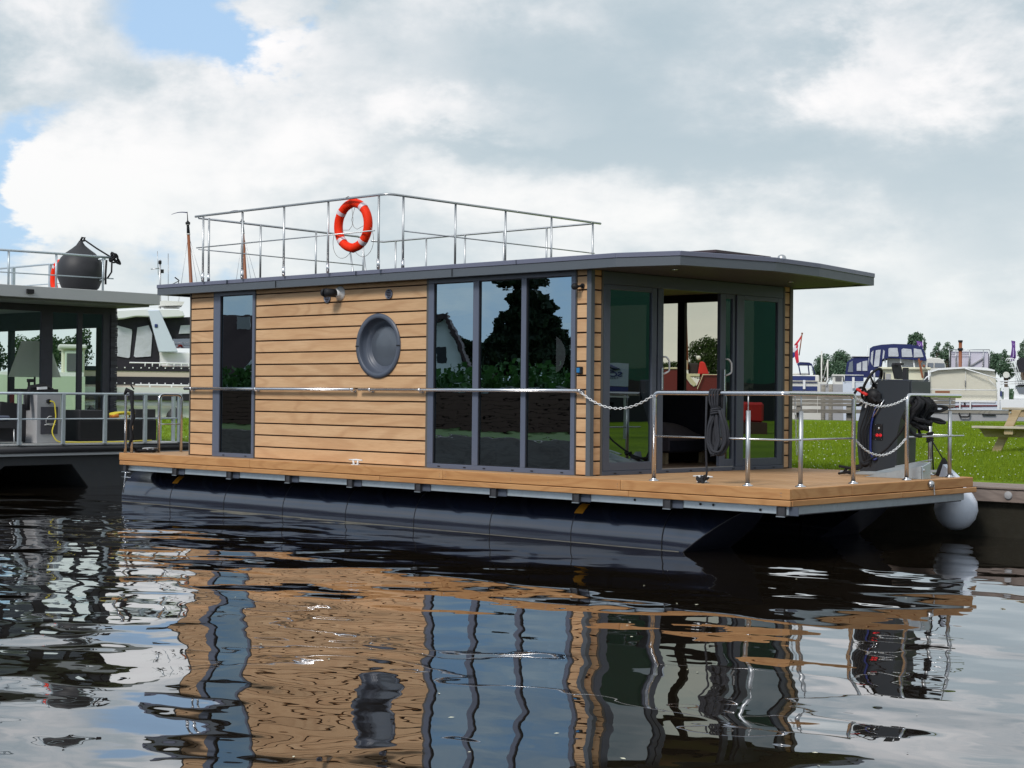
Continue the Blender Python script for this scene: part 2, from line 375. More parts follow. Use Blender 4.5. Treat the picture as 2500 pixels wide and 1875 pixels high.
leaf_mat('shade_cloth', (0.80, 0.77, 0.70), (0.82, 0.80, 0.73), trans=0.5)
principled('lamp_shade', (0.80, 0.77, 0.70), 0.8)
principled('curtain', (0.35, 0.36, 0.36), 0.9, var=0.1)
principled('purple', (0.14, 0.05, 0.26), 0.7, var=0.1)
principled('purple_light', (0.45, 0.38, 0.62), 0.7)
principled('flag_red', (0.62, 0.02, 0.05), 0.8, var=0.1)
principled('flag_white', (0.72, 0.70, 0.75), 0.8, var=0.1)
principled('flag_blue', (0.03, 0.04, 0.20), 0.8, var=0.1)
principled('lilac_panel', (0.60, 0.58, 0.68), 0.5, var=0.03)
principled('bark', (0.09, 0.065, 0.045), 0.9, var=0.3, vscale=8)
principled('sign_blue', (0.30, 0.36, 0.45), 0.5, var=0.03)
principled('green_hall', (0.012, 0.11, 0.075), 0.6, var=0.2, vscale=2, stretch=(1, 1, .2))
principled('tile_brown', (0.055, 0.03, 0.03), 0.8, var=0.25, vscale=6)
principled('brick_dark', (0.10, 0.05, 0.035), 0.85, var=0.2)
principled('paving', (0.30, 0.29, 0.28), 0.85, var=0.12, vscale=5)
principled('quay_dark', (0.014, 0.012, 0.006), 0.9, var=0.5, vscale=3, bump=0.02, bscale=5)
principled('plastic_clear', (0.5, 0.52, 0.56), 0.15, var=0.25, vscale=2.5, bump=0.05, bscale=2)
principled('solar', (0.05, 0.03, 0.035), 0.3)
principled('red_glow', (0.7, 0.02, 0.03), 0.4, emit=(1, 0.02, 0.03, 0.6))
principled('switch_blue', (0.02, 0.18, 0.42), 0.3)
glass_mat('pane_side', (0.05, 0.055, 0.06), 0.44, (0.60, 0.82, 1.0), wob=0.0012)
glass_mat('pane_slim', (0.05, 0.055, 0.06), 0.38, (0.62, 0.82, 0.95), wob=0.0006)
glass_mat('pane_door', (0.025, 0.028, 0.026), 0.24, (0.8, 0.92, 0.95), wob=0.0004)
glass_mat('pane_back', (0.66, 0.62, 0.50), 0.05, (0.8, 0.9, 1.0))
glass_mat('pane_nb', (0.82, 0.92, 0.89), 0.10, (0.6, 0.7, 0.8))
glass_mat('pane_boat', (0.10, 0.11, 0.12), 0.25, (0.85, 0.9, 1.0))
principled('porthole_glass', (0.085, 0.10, 0.125), 0.22, spec=0.8, var=0.2, vscale=2)
leaf_mat('leaf_mid', (0.018, 0.045, 0.012), (0.075, 0.13, 0.035))
leaf_mat('leaf_dark', (0.010, 0.020, 0.011), (0.036, 0.058, 0.026), trans=0.15)
leaf_mat('leaf_haze_tint', (0.075, 0.14, 0.09), (0.16, 0.25, 0.15))  # distance haze is mixed into the colour of these two pale leaf greens
leaf_mat('leaf_haze_tint_pale', (0.10, 0.15, 0.12), (0.20, 0.27, 0.20))
leaf_mat('grass_blade', (0.10, 0.17, 0.006), (0.30, 0.40, 0.018), trans=0.35)
leaf_mat('hedge_leaf', (0.015, 0.05, 0.012), (0.06, 0.15, 0.03))
WATER = -0.78
# ================================================================== the timber-clad houseboat
hb = thing('houseboat', 'timber-clad houseboat with flat dark roof, wooden deck and black pontoons', 'houseboat', (-6, 2.2, WATER))
L0 = -12.13
# ---- pontoons: welded pipe segments, mitred bow
def pontoon(yc):
    zc, r = -0.72, 0.452
    base = MB(); 
    # mitred bow plate closing the last pipe
    n = 40; ring = []
    for k in range(n):
        q = 2 * pi * k / n; y = yc + r * cos(q); z = zc + r * sin(q); ring.append((-1.12 + (z + 0.45) * 1.35 + 0.0 * y, y, z))
    base.v += ring; base.f.append(list(range(n))); base.sm.append(False)
    root = base.build('pontoon', MAT['pontoon_face'], hb, fix=False)
    xs = [-12.50, -11.21, -9.88, -8.53, -7.20, -5.87, -4.52, -3.20, -1.86]
    for i in range(len(xs)):
        a = xs[i]; mb = MB()
        if i < len(xs) - 1:
            b = xs[i + 1]
            mb.lathe([(r, a + .005), (r + .002, (a + b) / 2), (r, b - .005)], (0, yc, zc), 'x', 56); mb.lathe([(r - .03, b - .004), (r - .0005, b - .005)], (0, yc, zc), 'x', 56); mb.lathe([(0.01 if i == 0 else r - .03, a + .004), (r - .0005, a + .005)], (0, yc, zc), 'x', 56)
        else:
            vs = []; 
            for k in range(56):
                q = 2 * pi * k / 56; y = yc + r * cos(q); z = zc + r * sin(q)
                vs += [(a + .012, y, z), (-1.12 + (z + 0.45) * 1.35 - .002, y, z)]
            mb.add(vs, [(2 * k, 2 * ((k + 1) % 56), 2 * ((k + 1) % 56) + 1, 2 * k + 1) for k in range(56)], True)
        mb.build('pipe_segment', MAT['pontoon'], root)
    if yc < 2:
        for a in xs[1:]: MB().tube([(a, yc + (r + .0005) * cos(2 * pi * k / 48), zc + (r + .0005) * sin(2 * pi * k / 48)) for k in range(48)], .0055, 5, closed=True).build('weld_bead', MAT['black'], root)
        # bright weld line on the lip of the mitre, and the lip itself
        MB().tube([(p[0], p[1], p[2]) for p in ring], 0.006, 5, closed=True).build('weld_bead', MAT['rubber'], root)
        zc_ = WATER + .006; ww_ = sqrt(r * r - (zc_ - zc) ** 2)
        MB().box(-12.5, -1.62, yc - ww_ - .004, yc - ww_ + .004, zc_ - .006, zc_ - .001).build('waterline_mark', MAT['waterline_pale'], root)  # thin pale strip along the pontoon at water level
        for sx in (-11.22, -3.17):
            t = MB(); vs = []
            for j in range(7):
                q = radians(128 - 20 + j * 4.2)
                q = radians(143 - j * 3.4)
                for xx in (sx - .055, sx + .075): vs.append((xx + .02 * j / 6, yc + (r + .006) * cos(q), zc + (r + .006) * sin(q)))
            t.add(vs, [(2 * j, 2 * j + 1, 2 * j + 3, 2 * j + 2) for j in range(6)])
            t.build('orange_tag', MAT['orange_tag'], root, fix=False)
pontoon(0.75); pontoon(3.6)
# ---- steel frame under the deck
W0 = 4.40
fr = MB()
fr.box(L0 + .03, -.05, .055, .075, -.265, -.185)                     # long edge channel
fr.box(-.045, -.02, .03, 3.86, -.27, -.185); fr.box(L0 + .03, L0 + .06, .06, W0 - .1, -.265, -.185); fr.box(L0 + .03, -.3, W0 - .12, W0 - .09, -.265, -.185)
frame_ = fr.build('steel_frame', MAT['galv'], hb)
for x in (-12.0, -10.69, -9.38, -8.07, -6.79, -5.50, -4.19, -2.88, -1.57, -.10):
    b = MB(); ye = 4.3 if x < -1.5 else 3.85
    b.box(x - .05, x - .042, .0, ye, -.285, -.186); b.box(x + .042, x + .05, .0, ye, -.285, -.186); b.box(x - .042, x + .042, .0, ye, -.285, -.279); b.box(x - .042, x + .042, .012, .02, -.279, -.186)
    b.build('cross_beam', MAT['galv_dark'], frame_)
    MB().box(x - .052, x + .052, -.003, .012, -.292, -.286).build('beam_lip', MAT['galv'], frame_)
    if x > -11.9: MB().box(x + .05, x + .19, .045, .052, -.275, -.186).build('bracket_plate', MAT['anthracite'], frame_)
for (x, z) in ((-2.05, -.215), (-1.15, -.215), (-.98, -.215), (-.38, -.235)):
    MB().cyl((x, .052, z), (x, .045, z), .014, 12).build('hole', MAT['black'], frame_)
# ---- deck boards and edge boards
dk = MB(); dk.box(L0 + .05, -.05, .05, 3.9, -.185, -.035)
deck = dk.build('deck', MAT['backing'], hb)
nb_ = 31; bw = 4.36 / nb_
def back_x(y): return -0.028 if y < 4.0 else -0.028 - (y - 4.0) * 2.9
for k in range(nb_):
    y0 = .03 + k * bw; b = MB(); x1 = back_x(y0 + bw)
    b.box(L0 + .02, x1, y0 + .002, y0 + bw - .003, -.03, 0.0 - (k % 3) * .0006)
    b.build('deck_board', MAT['deck_top'], deck, bevel=.002)
def edge_board(p0, p1, z0, z1, t, mat, name='edge_board'):
    d = (V(p1) - V(p0)); mid = (z0 + z1) / 2
    b = MB().obox((p0[0], p0[1], mid), (p1[0], p1[1], mid), t, z1 - z0)
    return b.build(name, MAT[mat], deck, bevel=.007, seg=2)
cuts = [L0, -8.9, -5.05, -2.22, 0.0]
for a, b in zip(cuts, cuts[1:]): edge_board((a + (0 if a == L0 else .002), .014), (b - (.002 if b < 0 else -.014), .014), -.112, .002, .028, 'deck_wood')
cuts = [L0 + .02, -9.9, -6.2, -2.1, 0.01]
for a, b in zip(cuts, cuts[1:]): edge_board((a + .002, .006), (b - .002 + (.014 if b > 0 else 0), .006), -.182, -.119, .028, 'deck_wood')
for a, b in ((.03, 1.22), (1.224, 2.9), (2.904, 4.03)): edge_board((0, a), (0, b), -.112, .002, .028, 'deck_wood_y')
for a, b in ((.03, 2.3), (2.304, 4.10)): edge_board((.012, a), (.012, b), -.182, -.119, .028, 'deck_wood_y')
edge_board((0, 4.034), (-1.15, 4.41), -.112, .002, .026, 'deck_wood'); edge_board((-1.17, 4.41), (L0, 4.41), -.112, .002, .026, 'deck_wood')
edge_board((L0, .03), (L0, 4.4), -.112, .002, .028, 'deck_wood_y'); edge_board((L0, .03), (L0, 4.4), -.182, -.119, .024, 'deck_wood_y')
# screw heads
sc = MB()
for x in (-.10, -.085 + .0, -2.26, -2.18, -3.3, -3.9, -1.05, -5.0, -5.1):
    for z in (-.075, -.045): sc.cyl((x, 0.001, z), (x, -.002, z), .004, 6)
sc.build('screw_heads', MAT['steel'], deck)
# ---- house walls
XL, XR = -10.82, -2.98
YW = 0.36
FA, FB = V((-2.98, 0.38, 0)), V((-2.75, 4.28, 0))
fe = (FB - FA).normalized(); fn = V((fe.y, -fe.x, 0))                 # front wall direction and outward normal
def FP(y, z, out=0.0):                                               # a point on the front wall by its y, height and distance proud
    t = (y - FA.y) / fe.y; p = FA + fe * t + fn * out; return V((p.x, p.y, z))
def fbox(mb, y0, y1, z0, z1, o0, o1):
    vs = [FP(y, z, o) for y in (y0, y1) for z in (z0, z1) for o in (o0, o1)]
    return mb.add(vs, [(0, 1, 3, 2), (4, 6, 7, 5), (0, 4, 5, 1), (2, 3, 7, 6), (0, 2, 6, 4), (1, 5, 7, 3)])
PITCH = .168; ROWS = [(k * PITCH + .014, (k + 1) * PITCH - .005) for k in range(14)] + [(14 * PITCH + .012, 2.425)]
PX, PZ, PR = -6.64, 1.58, 0.405
def hole_wall(mb, x0, x1, z0, z1, y0, y1, cx, cz, r, n=48):
    """slab with a round hole"""
    def rim(a):
        c, s_ = cos(a), sin(a); t = min(((x1 - cx) if c > 0 else (x0 - cx)) / c if abs(c) > 1e-6 else 1e9, ((z1 - cz) if s_ > 0 else (z0 - cz)) / s_ if abs(s_) > 1e-6 else 1e9)
        return (cx + c * t, cz + s_ * t)
    ang = sorted([2 * pi * k / n for k in range(n)] + [math.atan2(zz - cz, xx - cx) % (2 * pi) for xx in (x0, x1) for zz in (z0, z1)])
    for y in (y0, y1):
        vs = []
        for a in ang:
            o = rim(a); vs += [(cx + r * cos(a), y, cz + r * sin(a)), (o[0], y, o[1])]
        m = len(ang); mb.add(vs, [(2 * k, 2 * k + 1, 2 * ((k + 1) % m) + 1, 2 * ((k + 1) % m)) for k in range(m)])
    mb.lathe([(r, y0), (r, y1)], (cx, 0, cz), 'y', n)
side = MB(); hole_wall(side, -9.26, -5.70, 0, 2.42, YW + .025, YW + .12, PX, PZ, PR)
side_wall = side.build('side_wall', MAT['backing'], hb)
side_l = MB().box(XL, -10.25, YW + .025, YW + .12, .0, 2.42).build('side_wall', MAT['backing'], hb)
side_r = MB().box(-3.19, -3.0, YW + .025, YW + .12, 0, 2.42).build('side_wall', MAT['backing'], hb)
def board(poly, par=None): MB().prism(poly, YW + .001, YW + .024, 'y').build('cladding_board', MAT['cladding'], par or side_wall, bevel=.003)
for (z0, z1) in ROWS:
    board([(XL + .02, z0), (-10.255, z0), (-10.255, z1), (XL + .02, z1)], side_l)
    board([(-3.185, z0), (-3.035, z0), (-3.035, z1), (-3.185, z1)], side_r)
    x0, x1 = -9.245, -5.735
    if z1 < PZ - PR or z0 > PZ + PR: board([(x0, z0), (x1, z0), (x1, z1), (x0, z1)]); continue
    zs = [z0 + (z1 - z0) * k / 8 for k in range(9)]
    if z0 > PZ - PR and z1 < PZ + PR:
        hw = [sqrt(PR ** 2 - (z - PZ) ** 2) for z in zs]
        board([(x0, z0)] + [(PX - h, z) for h, z in zip(hw, zs)] + [(x0, z1)])
        board([(x1, z1)] + [(PX + h, z) for h, z in list(zip(hw, zs))[::-1]] + [(x1, z0)])
    elif z0 < PZ - PR:                                                # notch cut from above
        h = sqrt(PR ** 2 - (z1 - PZ) ** 2); a0 = math.atan2(z1 - PZ, h)
        board([(x0, z0), (x1, z0), (x1, z1)] + [(PX + PR * cos(a0 - (pi + 2 * a0) * k / 12), PZ + PR * sin(a0 - (pi + 2 * a0) * k / 12)) for k in range(13)] + [(x0, z1)])
    else:
        h = sqrt(PR ** 2 - (z0 - PZ) ** 2); a0 = math.atan2(z0 - PZ, -h)
        board([(x0, z1), (x0, z0)] + [(PX + PR * cos(a0 - (2 * a0 - pi) * k / 12), PZ + PR * sin(a0 - (2 * a0 - pi) * k / 12)) for k in range(13)] + [(x1, z0), (x1, z1)])
for (a, b) in ((XL - .012, XL + .012), (-10.25, -10.235), (-9.262, -9.25), (-5.73, -5.695), (-3.20, -3.19)): MB().box(a, b, YW - .004, YW + .12, 0, 2.425).build('trim_strip', MAT['trim_brown'], side_wall)
MB().box(-3.03, -2.962, YW - .012, YW + .06, -.0, 2.425).build('corner_post', MAT['fascia_grey'], hb, bevel=.004)
MB().box(XL - .01, XR, YW + .03, YW + .12, .002, .03).build('sill_plate', MAT['anthracite'], side_wall)
# porthole: flange, deep conical bowl, inner ring and dished glass
pr = MB(); pr.lathe([(.43, YW + .0), (.43, YW - .018), (.372, YW - .022), (.366, YW - .012), (.356, YW + .02), (.342, YW + .085), (.322, YW + .092), (.308, YW + .094), (.304, YW + .104), (.282, YW + .110), (.280, YW + .120), (.268, YW + .124)], (PX, 0, PZ), 'y', 64)
porthole = pr.build('porthole', MAT['anthracite'], hb)
MB().lathe([(.0, YW + .098), (.13, YW + .101), (.22, YW + .110), (.272, YW + .126)], (PX, 0, PZ), 'y', 48).build('glass', MAT['porthole_glass'], porthole)
for s_ in (-1, 1): MB().box(PX + s_ * .401 - .031, PX + s_ * .401 + .031, YW - .026, YW - .0195, PZ - .008, PZ + .008).build('ring_joint', MAT['black'], porthole)
# side windows
def window(x0, x1, panes, pane='pane_side', zb=.06, zt=2.365, ledge=True):
    f = MB(); z1 = 2.425
    f.box(x0, x1, YW - .012, YW + .06, 0.0, zb); f.box(x0, x1, YW - .012, YW + .06, zt, z1)
    e = [x0] + [q for p in panes for q in p] + [x1]
    for a, b in zip(e[::2], e[1::2]): f.box(a, b, YW - .0125, YW + .0595, zb, zt)
    w = f.build('window', MAT['anthracite_light'], hb, bevel=.004)
    for a, b in panes:
        g = MB().quad((a - .004, YW + .018, zb - .004), (b + .004, YW + .018, zb - .004), (b + .004, YW + .018, zt + .004), (a - .004, YW + .018, zt + .004)).build('pane', MAT[pane], w)
        r = .012; rm = MB()
        rm.box(a, a + r, YW + .004, YW + .016, zb, zt); rm.box(b - r, b, YW + .004, YW + .016, zb, zt); rm.box(a + r, b - r, YW + .0045, YW + .016, zb, zb + r); rm.box(a + r, b - r, YW + .0045, YW + .016, zt - r, zt)
        rm.build('pane_seal', MAT['black'], w)
        for xx in (a + .12, b - .12): MB().box(xx - .02, xx + .02, YW - .018, YW - .012, .022, .034).build('drain_cap', MAT['black'], w)
    return w
window(-10.235, -9.265, [(-10.08, -9.32)], 'pane_slim')
window(-5.69, -3.205, [(-5.59, -4.89), (-4.79, -4.07), (-3.99, -3.27)])
# ---- front wall
fw = MB(); fbox(fw, .385, .555, 0, 2.42, -.10, -.026); front_wall = fw.build('front_wall', MAT['backing'], hb)
fw = MB(); fbox(fw, 4.12, 4.26, 0, 2.42, -.10, -.026); front_wall2 = fw.build('front_wall', MAT['backing'], hb)
for (z0, z1) in ROWS:
    b = MB(); fbox(b, .412, .548, z0, z1, -.024, 0); b.build('cladding_board', MAT['cladding_front'], front_wall, bevel=.003)
    b = MB(); fbox(b, 4.135, 4.235, z0, z1, -.024, 0); b.build('cladding_board', MAT['cladding_front'], front_wall2, bevel=.003)
for (ya, yb_, o_) in ((4.237, 4.30, .012), (.553, .575, .006), (4.105, 4.133, .004)):
    tr = MB(); fbox(tr, ya, yb_, 0, 2.42, -.06, o_); tr.build('trim_strip', MAT['trim_brown'], front_wall)
f = MB()
fbox(f, .577, 4.103, 2.27, 2.42, -.08, .0); fbox(f, .577, 4.103, 0, .05, -.08, .008)          # head and threshold
fbox(f, .577, .60, .05, 2.27, -.08, .0); fbox(f, 4.08, 4.103, .05, 2.27, -.08, .0)
door_frame = f.build('door_frame', MAT['anthracite'], hb, bevel=.003)
th = MB(); fbox(th, 1.66, 3.06, .051, .058, -.05, .002); th.build('threshold_strip', MAT['steel_dull'], door_frame)
for y in (.8, 1.25, 1.75, 2.2, 2.62, 3.05, 3.5, 3.9):
    q = MB(); fbox(q, y - .02, y + .02, .018, .03, .008, .014); q.build('drain_cap', MAT['black'], door_frame)
def leaf(y0, y1, g0, g1, zb=.15, zt=2.21, o=0.0, name='door_leaf', z0=.052, z1=2.268):
    m = MB(); fbox(m, y0, g0, z0, z1, o - .055, o); fbox(m, g1, y1, z0, z1, o - .055, o)
    fbox(m, g0, g1, z0, zb, o - .055, o - .0005); fbox(m, g0, g1, zt, z1, o - .055, o - .0005)
    w = m.build(name, MAT['anthracite'], hb, bevel=.004)
    if g1 > g0 + .01:
        MB().quad(FP(g0 - .003, zb, o - .025), FP(g1 + .003, zb, o - .025), FP(g1 + .003, zt, o - .025), FP(g0 - .003, zt, o - .025)).build('pane', MAT['pane_door'], w)
    return w
leaf(.602, 1.545, .71, 1.455, name='fixed_leaf')
dl = leaf(1.572, 1.672, 1.60, 1.601, o=-.005)
dr = leaf(2.80, 3.10, 2.912, 3.055, o=-.02)
leaf(3.115, 4.078, 3.265, 3.985, name='fixed_leaf')
def handle(par, y, flip):
    m = MB(); fbox(m, y - .016, y + .016, 1.02, 1.30, .0, .018); m.build('handle_plate', MAT['steel'], par, bevel=.004)
    s_ = 1 if flip else -1
    pts = [FP(y, 1.22, .02), FP(y, 1.23, .06), FP(y + s_ * .05, 1.26, .075), FP(y + s_ * .05, 1.38, .075), FP(y + s_ * .012, 1.43, .06), FP(y - s_ * .0, 1.43, .02)]
    MB().tube(bend(pts, .02, 3), .011, 8).build('handle', MAT['white'], par)
handle(dl, 1.645, True); handle(dr, 2.86, True)
# ---- back wall with its windows, floor, ceiling (seen through the open doors)
YB = 4.24
bwm = MB(); hole_wall(bwm, XL, -6.15, 0, 2.42, YB - .1, YB, -6.93, 1.56, .30)
bwm.box(-6.15, -3.0, YB - .1, YB, 0, .95); bwm.box(-6.15, -2.9, YB - .1, YB, 2.28, 2.42); bwm.box(-3.2, -2.85, YB - .1, YB, .95, 2.28)
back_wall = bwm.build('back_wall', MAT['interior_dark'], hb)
f = MB().box(-6.15, -3.2, YB - .085, YB - .015, .93, .955).box(-6.15, -3.2, YB - .085, YB - .015, 2.27, 2.29)
for (a, b) in ((-6.15, -6.08), (-5.12, -5.06), (-4.56, -4.44), (-3.27, -3.2)): f.box(a, b, YB - .08, YB - .02, .95, 2.28)
bw_ = f.build('window', MAT['black'], hb)
for (a, b) in ((-6.08, -5.12), (-5.06, -4.56), (-4.44, -3.27)): MB().quad((a, YB - .05, .95), (b, YB - .05, .95), (b, YB - .05, 2.28), (a, YB - .05, 2.28)).build('pane', MAT['pane_back'], bw_)
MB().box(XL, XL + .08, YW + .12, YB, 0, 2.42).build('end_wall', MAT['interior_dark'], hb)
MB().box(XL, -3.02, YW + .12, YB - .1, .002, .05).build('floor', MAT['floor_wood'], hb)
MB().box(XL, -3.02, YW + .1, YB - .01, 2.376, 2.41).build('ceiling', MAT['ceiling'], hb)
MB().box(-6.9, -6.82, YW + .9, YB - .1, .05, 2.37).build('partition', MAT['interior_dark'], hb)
# ---- roof
RZ0, RZ1, RZ2 = 2.418, 2.520, 2.577
RP = [(-11.48, .20), (-2.46, .17), (-1.70, .39), (-1.33, 1.75), (-1.36, 2.75), (-1.62, 4.50), (-2.42, 4.62), (-11.48, 4.60)]
def inset(P, d):
    n = len(P); out = []
    for i in range(n):
        a, b, c = V(P[i - 1]), V(P[i]), V(P[(i + 1) % n]); e1 = (b - a).normalized(); e2 = (c - b).normalized()
        n1 = V((-e1.y, e1.x)); n2 = V((-e2.y, e2.x)); m = (n1 + n2); m = m / (m.length ** 2 / 2) if m.length else n1
        out.append((b.x + m.x * d, b.y + m.y * d))
    return out
roof = MB().prism(inset(RP, .012), RZ0 + .03, RZ2 - .012, 'z').build('roof', MAT['rubber'], hb)
for i in range(len(RP)):
    a, b = RP[i], RP[(i + 1) % len(RP)]; ai, bi = inset(RP, .02)[i], inset(RP, .02)[(i + 1) % len(RP)]; aj, bj = inset(RP, .10)[i], inset(RP, .10)[(i + 1) % len(RP)]
    a2, b2 = inset(RP, .010)[i], inset(RP, .010)[(i + 1) % len(RP)]
    MB().prism([a2, b2, bi, ai], RZ0, RZ1 - .003, 'z').build('fascia', MAT['fascia_grey'], roof)
    MB().prism([a, b, bj, aj], RZ1, RZ2, 'z').build('roof_edge_cap', MAT['fascia_cap'], roof, bevel=.005)
    MB().prism([ai, bi, bj, aj], RZ0 - .0, RZ0 + .012, 'z').build('soffit_edge', MAT['fascia_grey'], roof)
def poly_x(P, y):
    xs = []
    for i in range(len(P)):
        (ax, ay), (bx, by) = P[i], P[(i + 1) % len(P)]
        if (ay - y) * (by - y) < 0: xs.append(ax + (bx - ax) * (y - ay) / (by - ay))
    return max(xs)
PI_ = inset(RP, .10); y = .30
while y < 4.48:
    y1 = min(y + .122, 4.49); m = min(poly_x(PI_, y + .004), poly_x(PI_, y1 - .012)) - .001
    MB().box(-3.4 if y > .36 else -11.3, m, y + .003, y1 - .010, RZ0 + .008, RZ0 + .024).build('soffit_board', MAT['soffit'], roof, bevel=.002); y += .122
for (x, y) in ((-2.2, .95), (-2.2, 3.4)): MB().cyl((x, y, RZ0 + .001), (x, y, RZ0 + .007), .04, 16).build('downlight', MAT['steel'], roof)
MB().box(-3.6, -1.60, .93, 2.05, 2.590, 2.624).build('solar_panel', MAT['solar'], roof, bevel=.004)
MB().lathe([(.055, 0), (.055, .03), (.045, .06), (.02, .075), (0, .078)], (-1.55, 2.2, 2.577), 'z', 16).build('roof_vent', MAT['steel_dull'], roof)
for (x, y) in ((-8.6, .184), (-5.1, .175), (-1.53, 1.0), (-1.455, 3.5)):
    if x < -2: MB().box(x - .003, x + .003, y - .0, y + .01, RZ0 + .004, RZ1 - .006).build('fascia_joint', MAT['black'], roof)
for (x) in (-9.7, -6.9, -4.0): MB().box(x - .003, x + .003, .165, .20, RZ1 + .003, RZ2 - .002).build('cap_joint', MAT['anthracite'], roof)
# wall fittings
def lathe_y(name, prof, x, z, mat, par=hb): return MB().lathe(prof, (x, 0, z), 'y', 28).build(name, MAT[mat], par)
for (x, z) in ((-7.68, 2.25), (-6.44, 2.26)):
    v = lathe_y('wall_vent', [(.066, YW), (.066, YW - .018), (.055, YW - .022), (.053, YW - .004), (0, YW - .004)], x, z, 'anthracite_light')
    for k in range(4):
        h = .021 * (k - 1.5); w_ = sqrt(.05 ** 2 - h * h) * .95; MB().box(x - w_, x + w_, YW - .018, YW - .012, z + h - .0028, z + h + .0028).build('louvre', MAT['fascia_cap'], v)
    MB().cyl((x, YW - .0042, z), (x, YW - .008, z), .052, 24).build('vent_hole', MAT['black'], v)
ex = lathe_y('exhaust_flange', [(.098, YW), (.098, YW - .010), (.085, YW - .02), (.065, YW - .06), (.055, YW - .10), (.03, YW - .10)], -7.42, 2.305, 'white')
MB().tube([(-7.42, YW - .08, 2.305), (-7.42, YW - .15, 2.305), (-7.44, YW - .19, 2.305), (-7.48, YW - .21, 2.305)], [.056, .056, .058, .060], 16).build('exhaust_pipe', MAT['black'], ex)
MB().tube([(-7.48, YW - .21, 2.305), (-7.53, YW - .215, 2.31)], [.064, .05], 16).build('exhaust_cowl', MAT['black'], ex)
cm = MB().tube([(-3.10, YW, 2.235), (-3.10, YW - .06, 2.23), (-3.12, YW - .07, 2.225)], .014, 8).build('camera_arm', MAT['black'], hb)
MB().ell((-3.14, YW - .10, 2.225), .045, .045, .04, 14, 8).build('camera_dome', MAT['black'], cm)
MB().cyl((-3.10, YW - .0, 2.235), (-3.10, YW - .014, 2.235), .03, 12).build('camera_base', MAT['black'], cm)
sb = MB().box(-3.165, -3.085, YW - .035, YW, 1.20, 1.285).build('switch_box', MAT['black'], hb, bevel=.006)
MB().box(-3.155, -3.11, YW - .038, YW - .034, 1.215, 1.27).build('switch_face', MAT['switch_blue'], sb)
# ---- handrail along the side wall
hr = MB().tube([(-10.86, .29, .998), (-7.04, .29, 1.0)], .021, 12).tube([(-6.95, .29, 1.0), (-3.10, .29, 1.002)], .021, 12).build('side_handrail', MAT['steel'], hb)
for x in (-10.7, -9.16, -7.09, -6.73, -5.78, -3.08):
    b = MB().cyl((x, YW, .985), (x, YW - .012, .985), .026, 14).tube([(x, YW, .97), (x, .30, .965), (x, .29, .98)], .007, 6).cyl((x - .02, .29, 1.0), (x + .02, .29, 1.0), .0245, 12)
    b.build('bracket', MAT['steel'], hr)
# ---- cleats
def cleat(par, x, y, z, ax=(1, 0, 0)):
    a = V(ax); c = V((x, y, z)); m = MB()
    m.tube([c - a * .13 + V((0, 0, .062)), c + V((0, 0, .066)), c + a * .13 + V((0, 0, .062))], [.009, .013, .009], 10)
    for s_ in (-1, 1): m.tube([c + a * (s_ * .035), c + a * (s_ * .05) + V((0, 0, .06))], [.016, .011], 8)
    m.box(x - .07, x + .07, y - .022, y + .022, z, z + .007)
    return m.build('cleat', MAT['white'], par)
cleat(hb, -6.80, .12, .003); cleat(hb, -1.33, .34, .003); cleat(hb, -11.96, .45, .003, (.1, .99, 0))
# ---- stainless railings of the fore deck
def post(par, x, y, h=.80, pin=True, mat='steel_dull', r=.0245):
    m = MB().cyl((x, y, .008), (x, y, h), r, 14)
    if pin: m.cyl((x, y, h), (x, y, .975), .007, 8)
    p = m.build('post', MAT[mat], par)
    MB().lathe([(.055, .002), (.055, .010), (.03, .016), (.027, .03)], (x, y, 0), 'z', 20).build('base_plate', MAT['steel'], p)
    return p
zr = .985
rl = MB().tube(bend([(-1.90, .20, .03), (-1.90, .20, zr), (-.15, .15, zr), (-.15, 1.52, zr), (-.15, 1.52, .03)], .07, 6), .0245, 14)
rail1 = rl.build('deck_railing', MAT['steel'], hb)
MB().tube([(-1.88, .2, .50), (-.15, .15, .50), (-.15, 1.50, .50)], .0105, 8).build('mid_rail', MAT['steel'], rail1)
post(rail1, -.62, .165); post(rail1, -.16, .47)
for (x, y) in ((-1.9, .2), (-.15, 1.52)): MB().lathe([(.055, .002), (.055, .010), (.03, .016), (.027, .03)], (x, y, 0), 'z', 20).build('base_plate', MAT['steel'], rail1)
rl = MB().tube(bend([(-.17, 2.74, .03), (-.17, 2.74, zr), (-.16, 4.06, zr), (-1.62, 4.34, zr), (-1.62, 4.34, .03)], .07, 6), .0245, 14)
rail2 = rl.build('deck_railing', MAT['steel'], hb)
MB().tube([(-.17, 2.74, .50), (-.15, 4.10, .50)], .0105, 8).tube([(-.30, 4.12, .50), (-1.6, 4.34, .50)], .0105, 8).build('mid_rail', MAT['steel'], rail2)
post(rail2, -.18, 3.80); post(rail2, -.64, 4.17, .80, False)
for (x, y) in ((-.17, 2.74), (-1.62, 4.34)): MB().lathe([(.055, .002), (.055, .010), (.03, .016), (.027, .03)], (x, y, 0), 'z', 20).build('base_plate', MAT['steel'], rail2)
# stern gate rails
s1 = MB().tube(bend([(-11.95, .60, .0), (-11.95, .60, .90), (-11.95, 1.02, .90), (-11.95, 1.02, .0)], .09, 6), .022, 12).build('stern_railing', MAT['steel'], hb)
MB().cyl((-11.95, .6, .44), (-11.95, 1.02, .44), .009, 8).build('mid_rail', MAT['steel'], s1)
MB().tube(bend([(-12.03, .045, .0), (-12.03, .045, .90), (-11.90, .07, .90), (-11.90, .07, .0)], .045, 5), .0215, 12).build('stern_railing', MAT['steel'], hb)
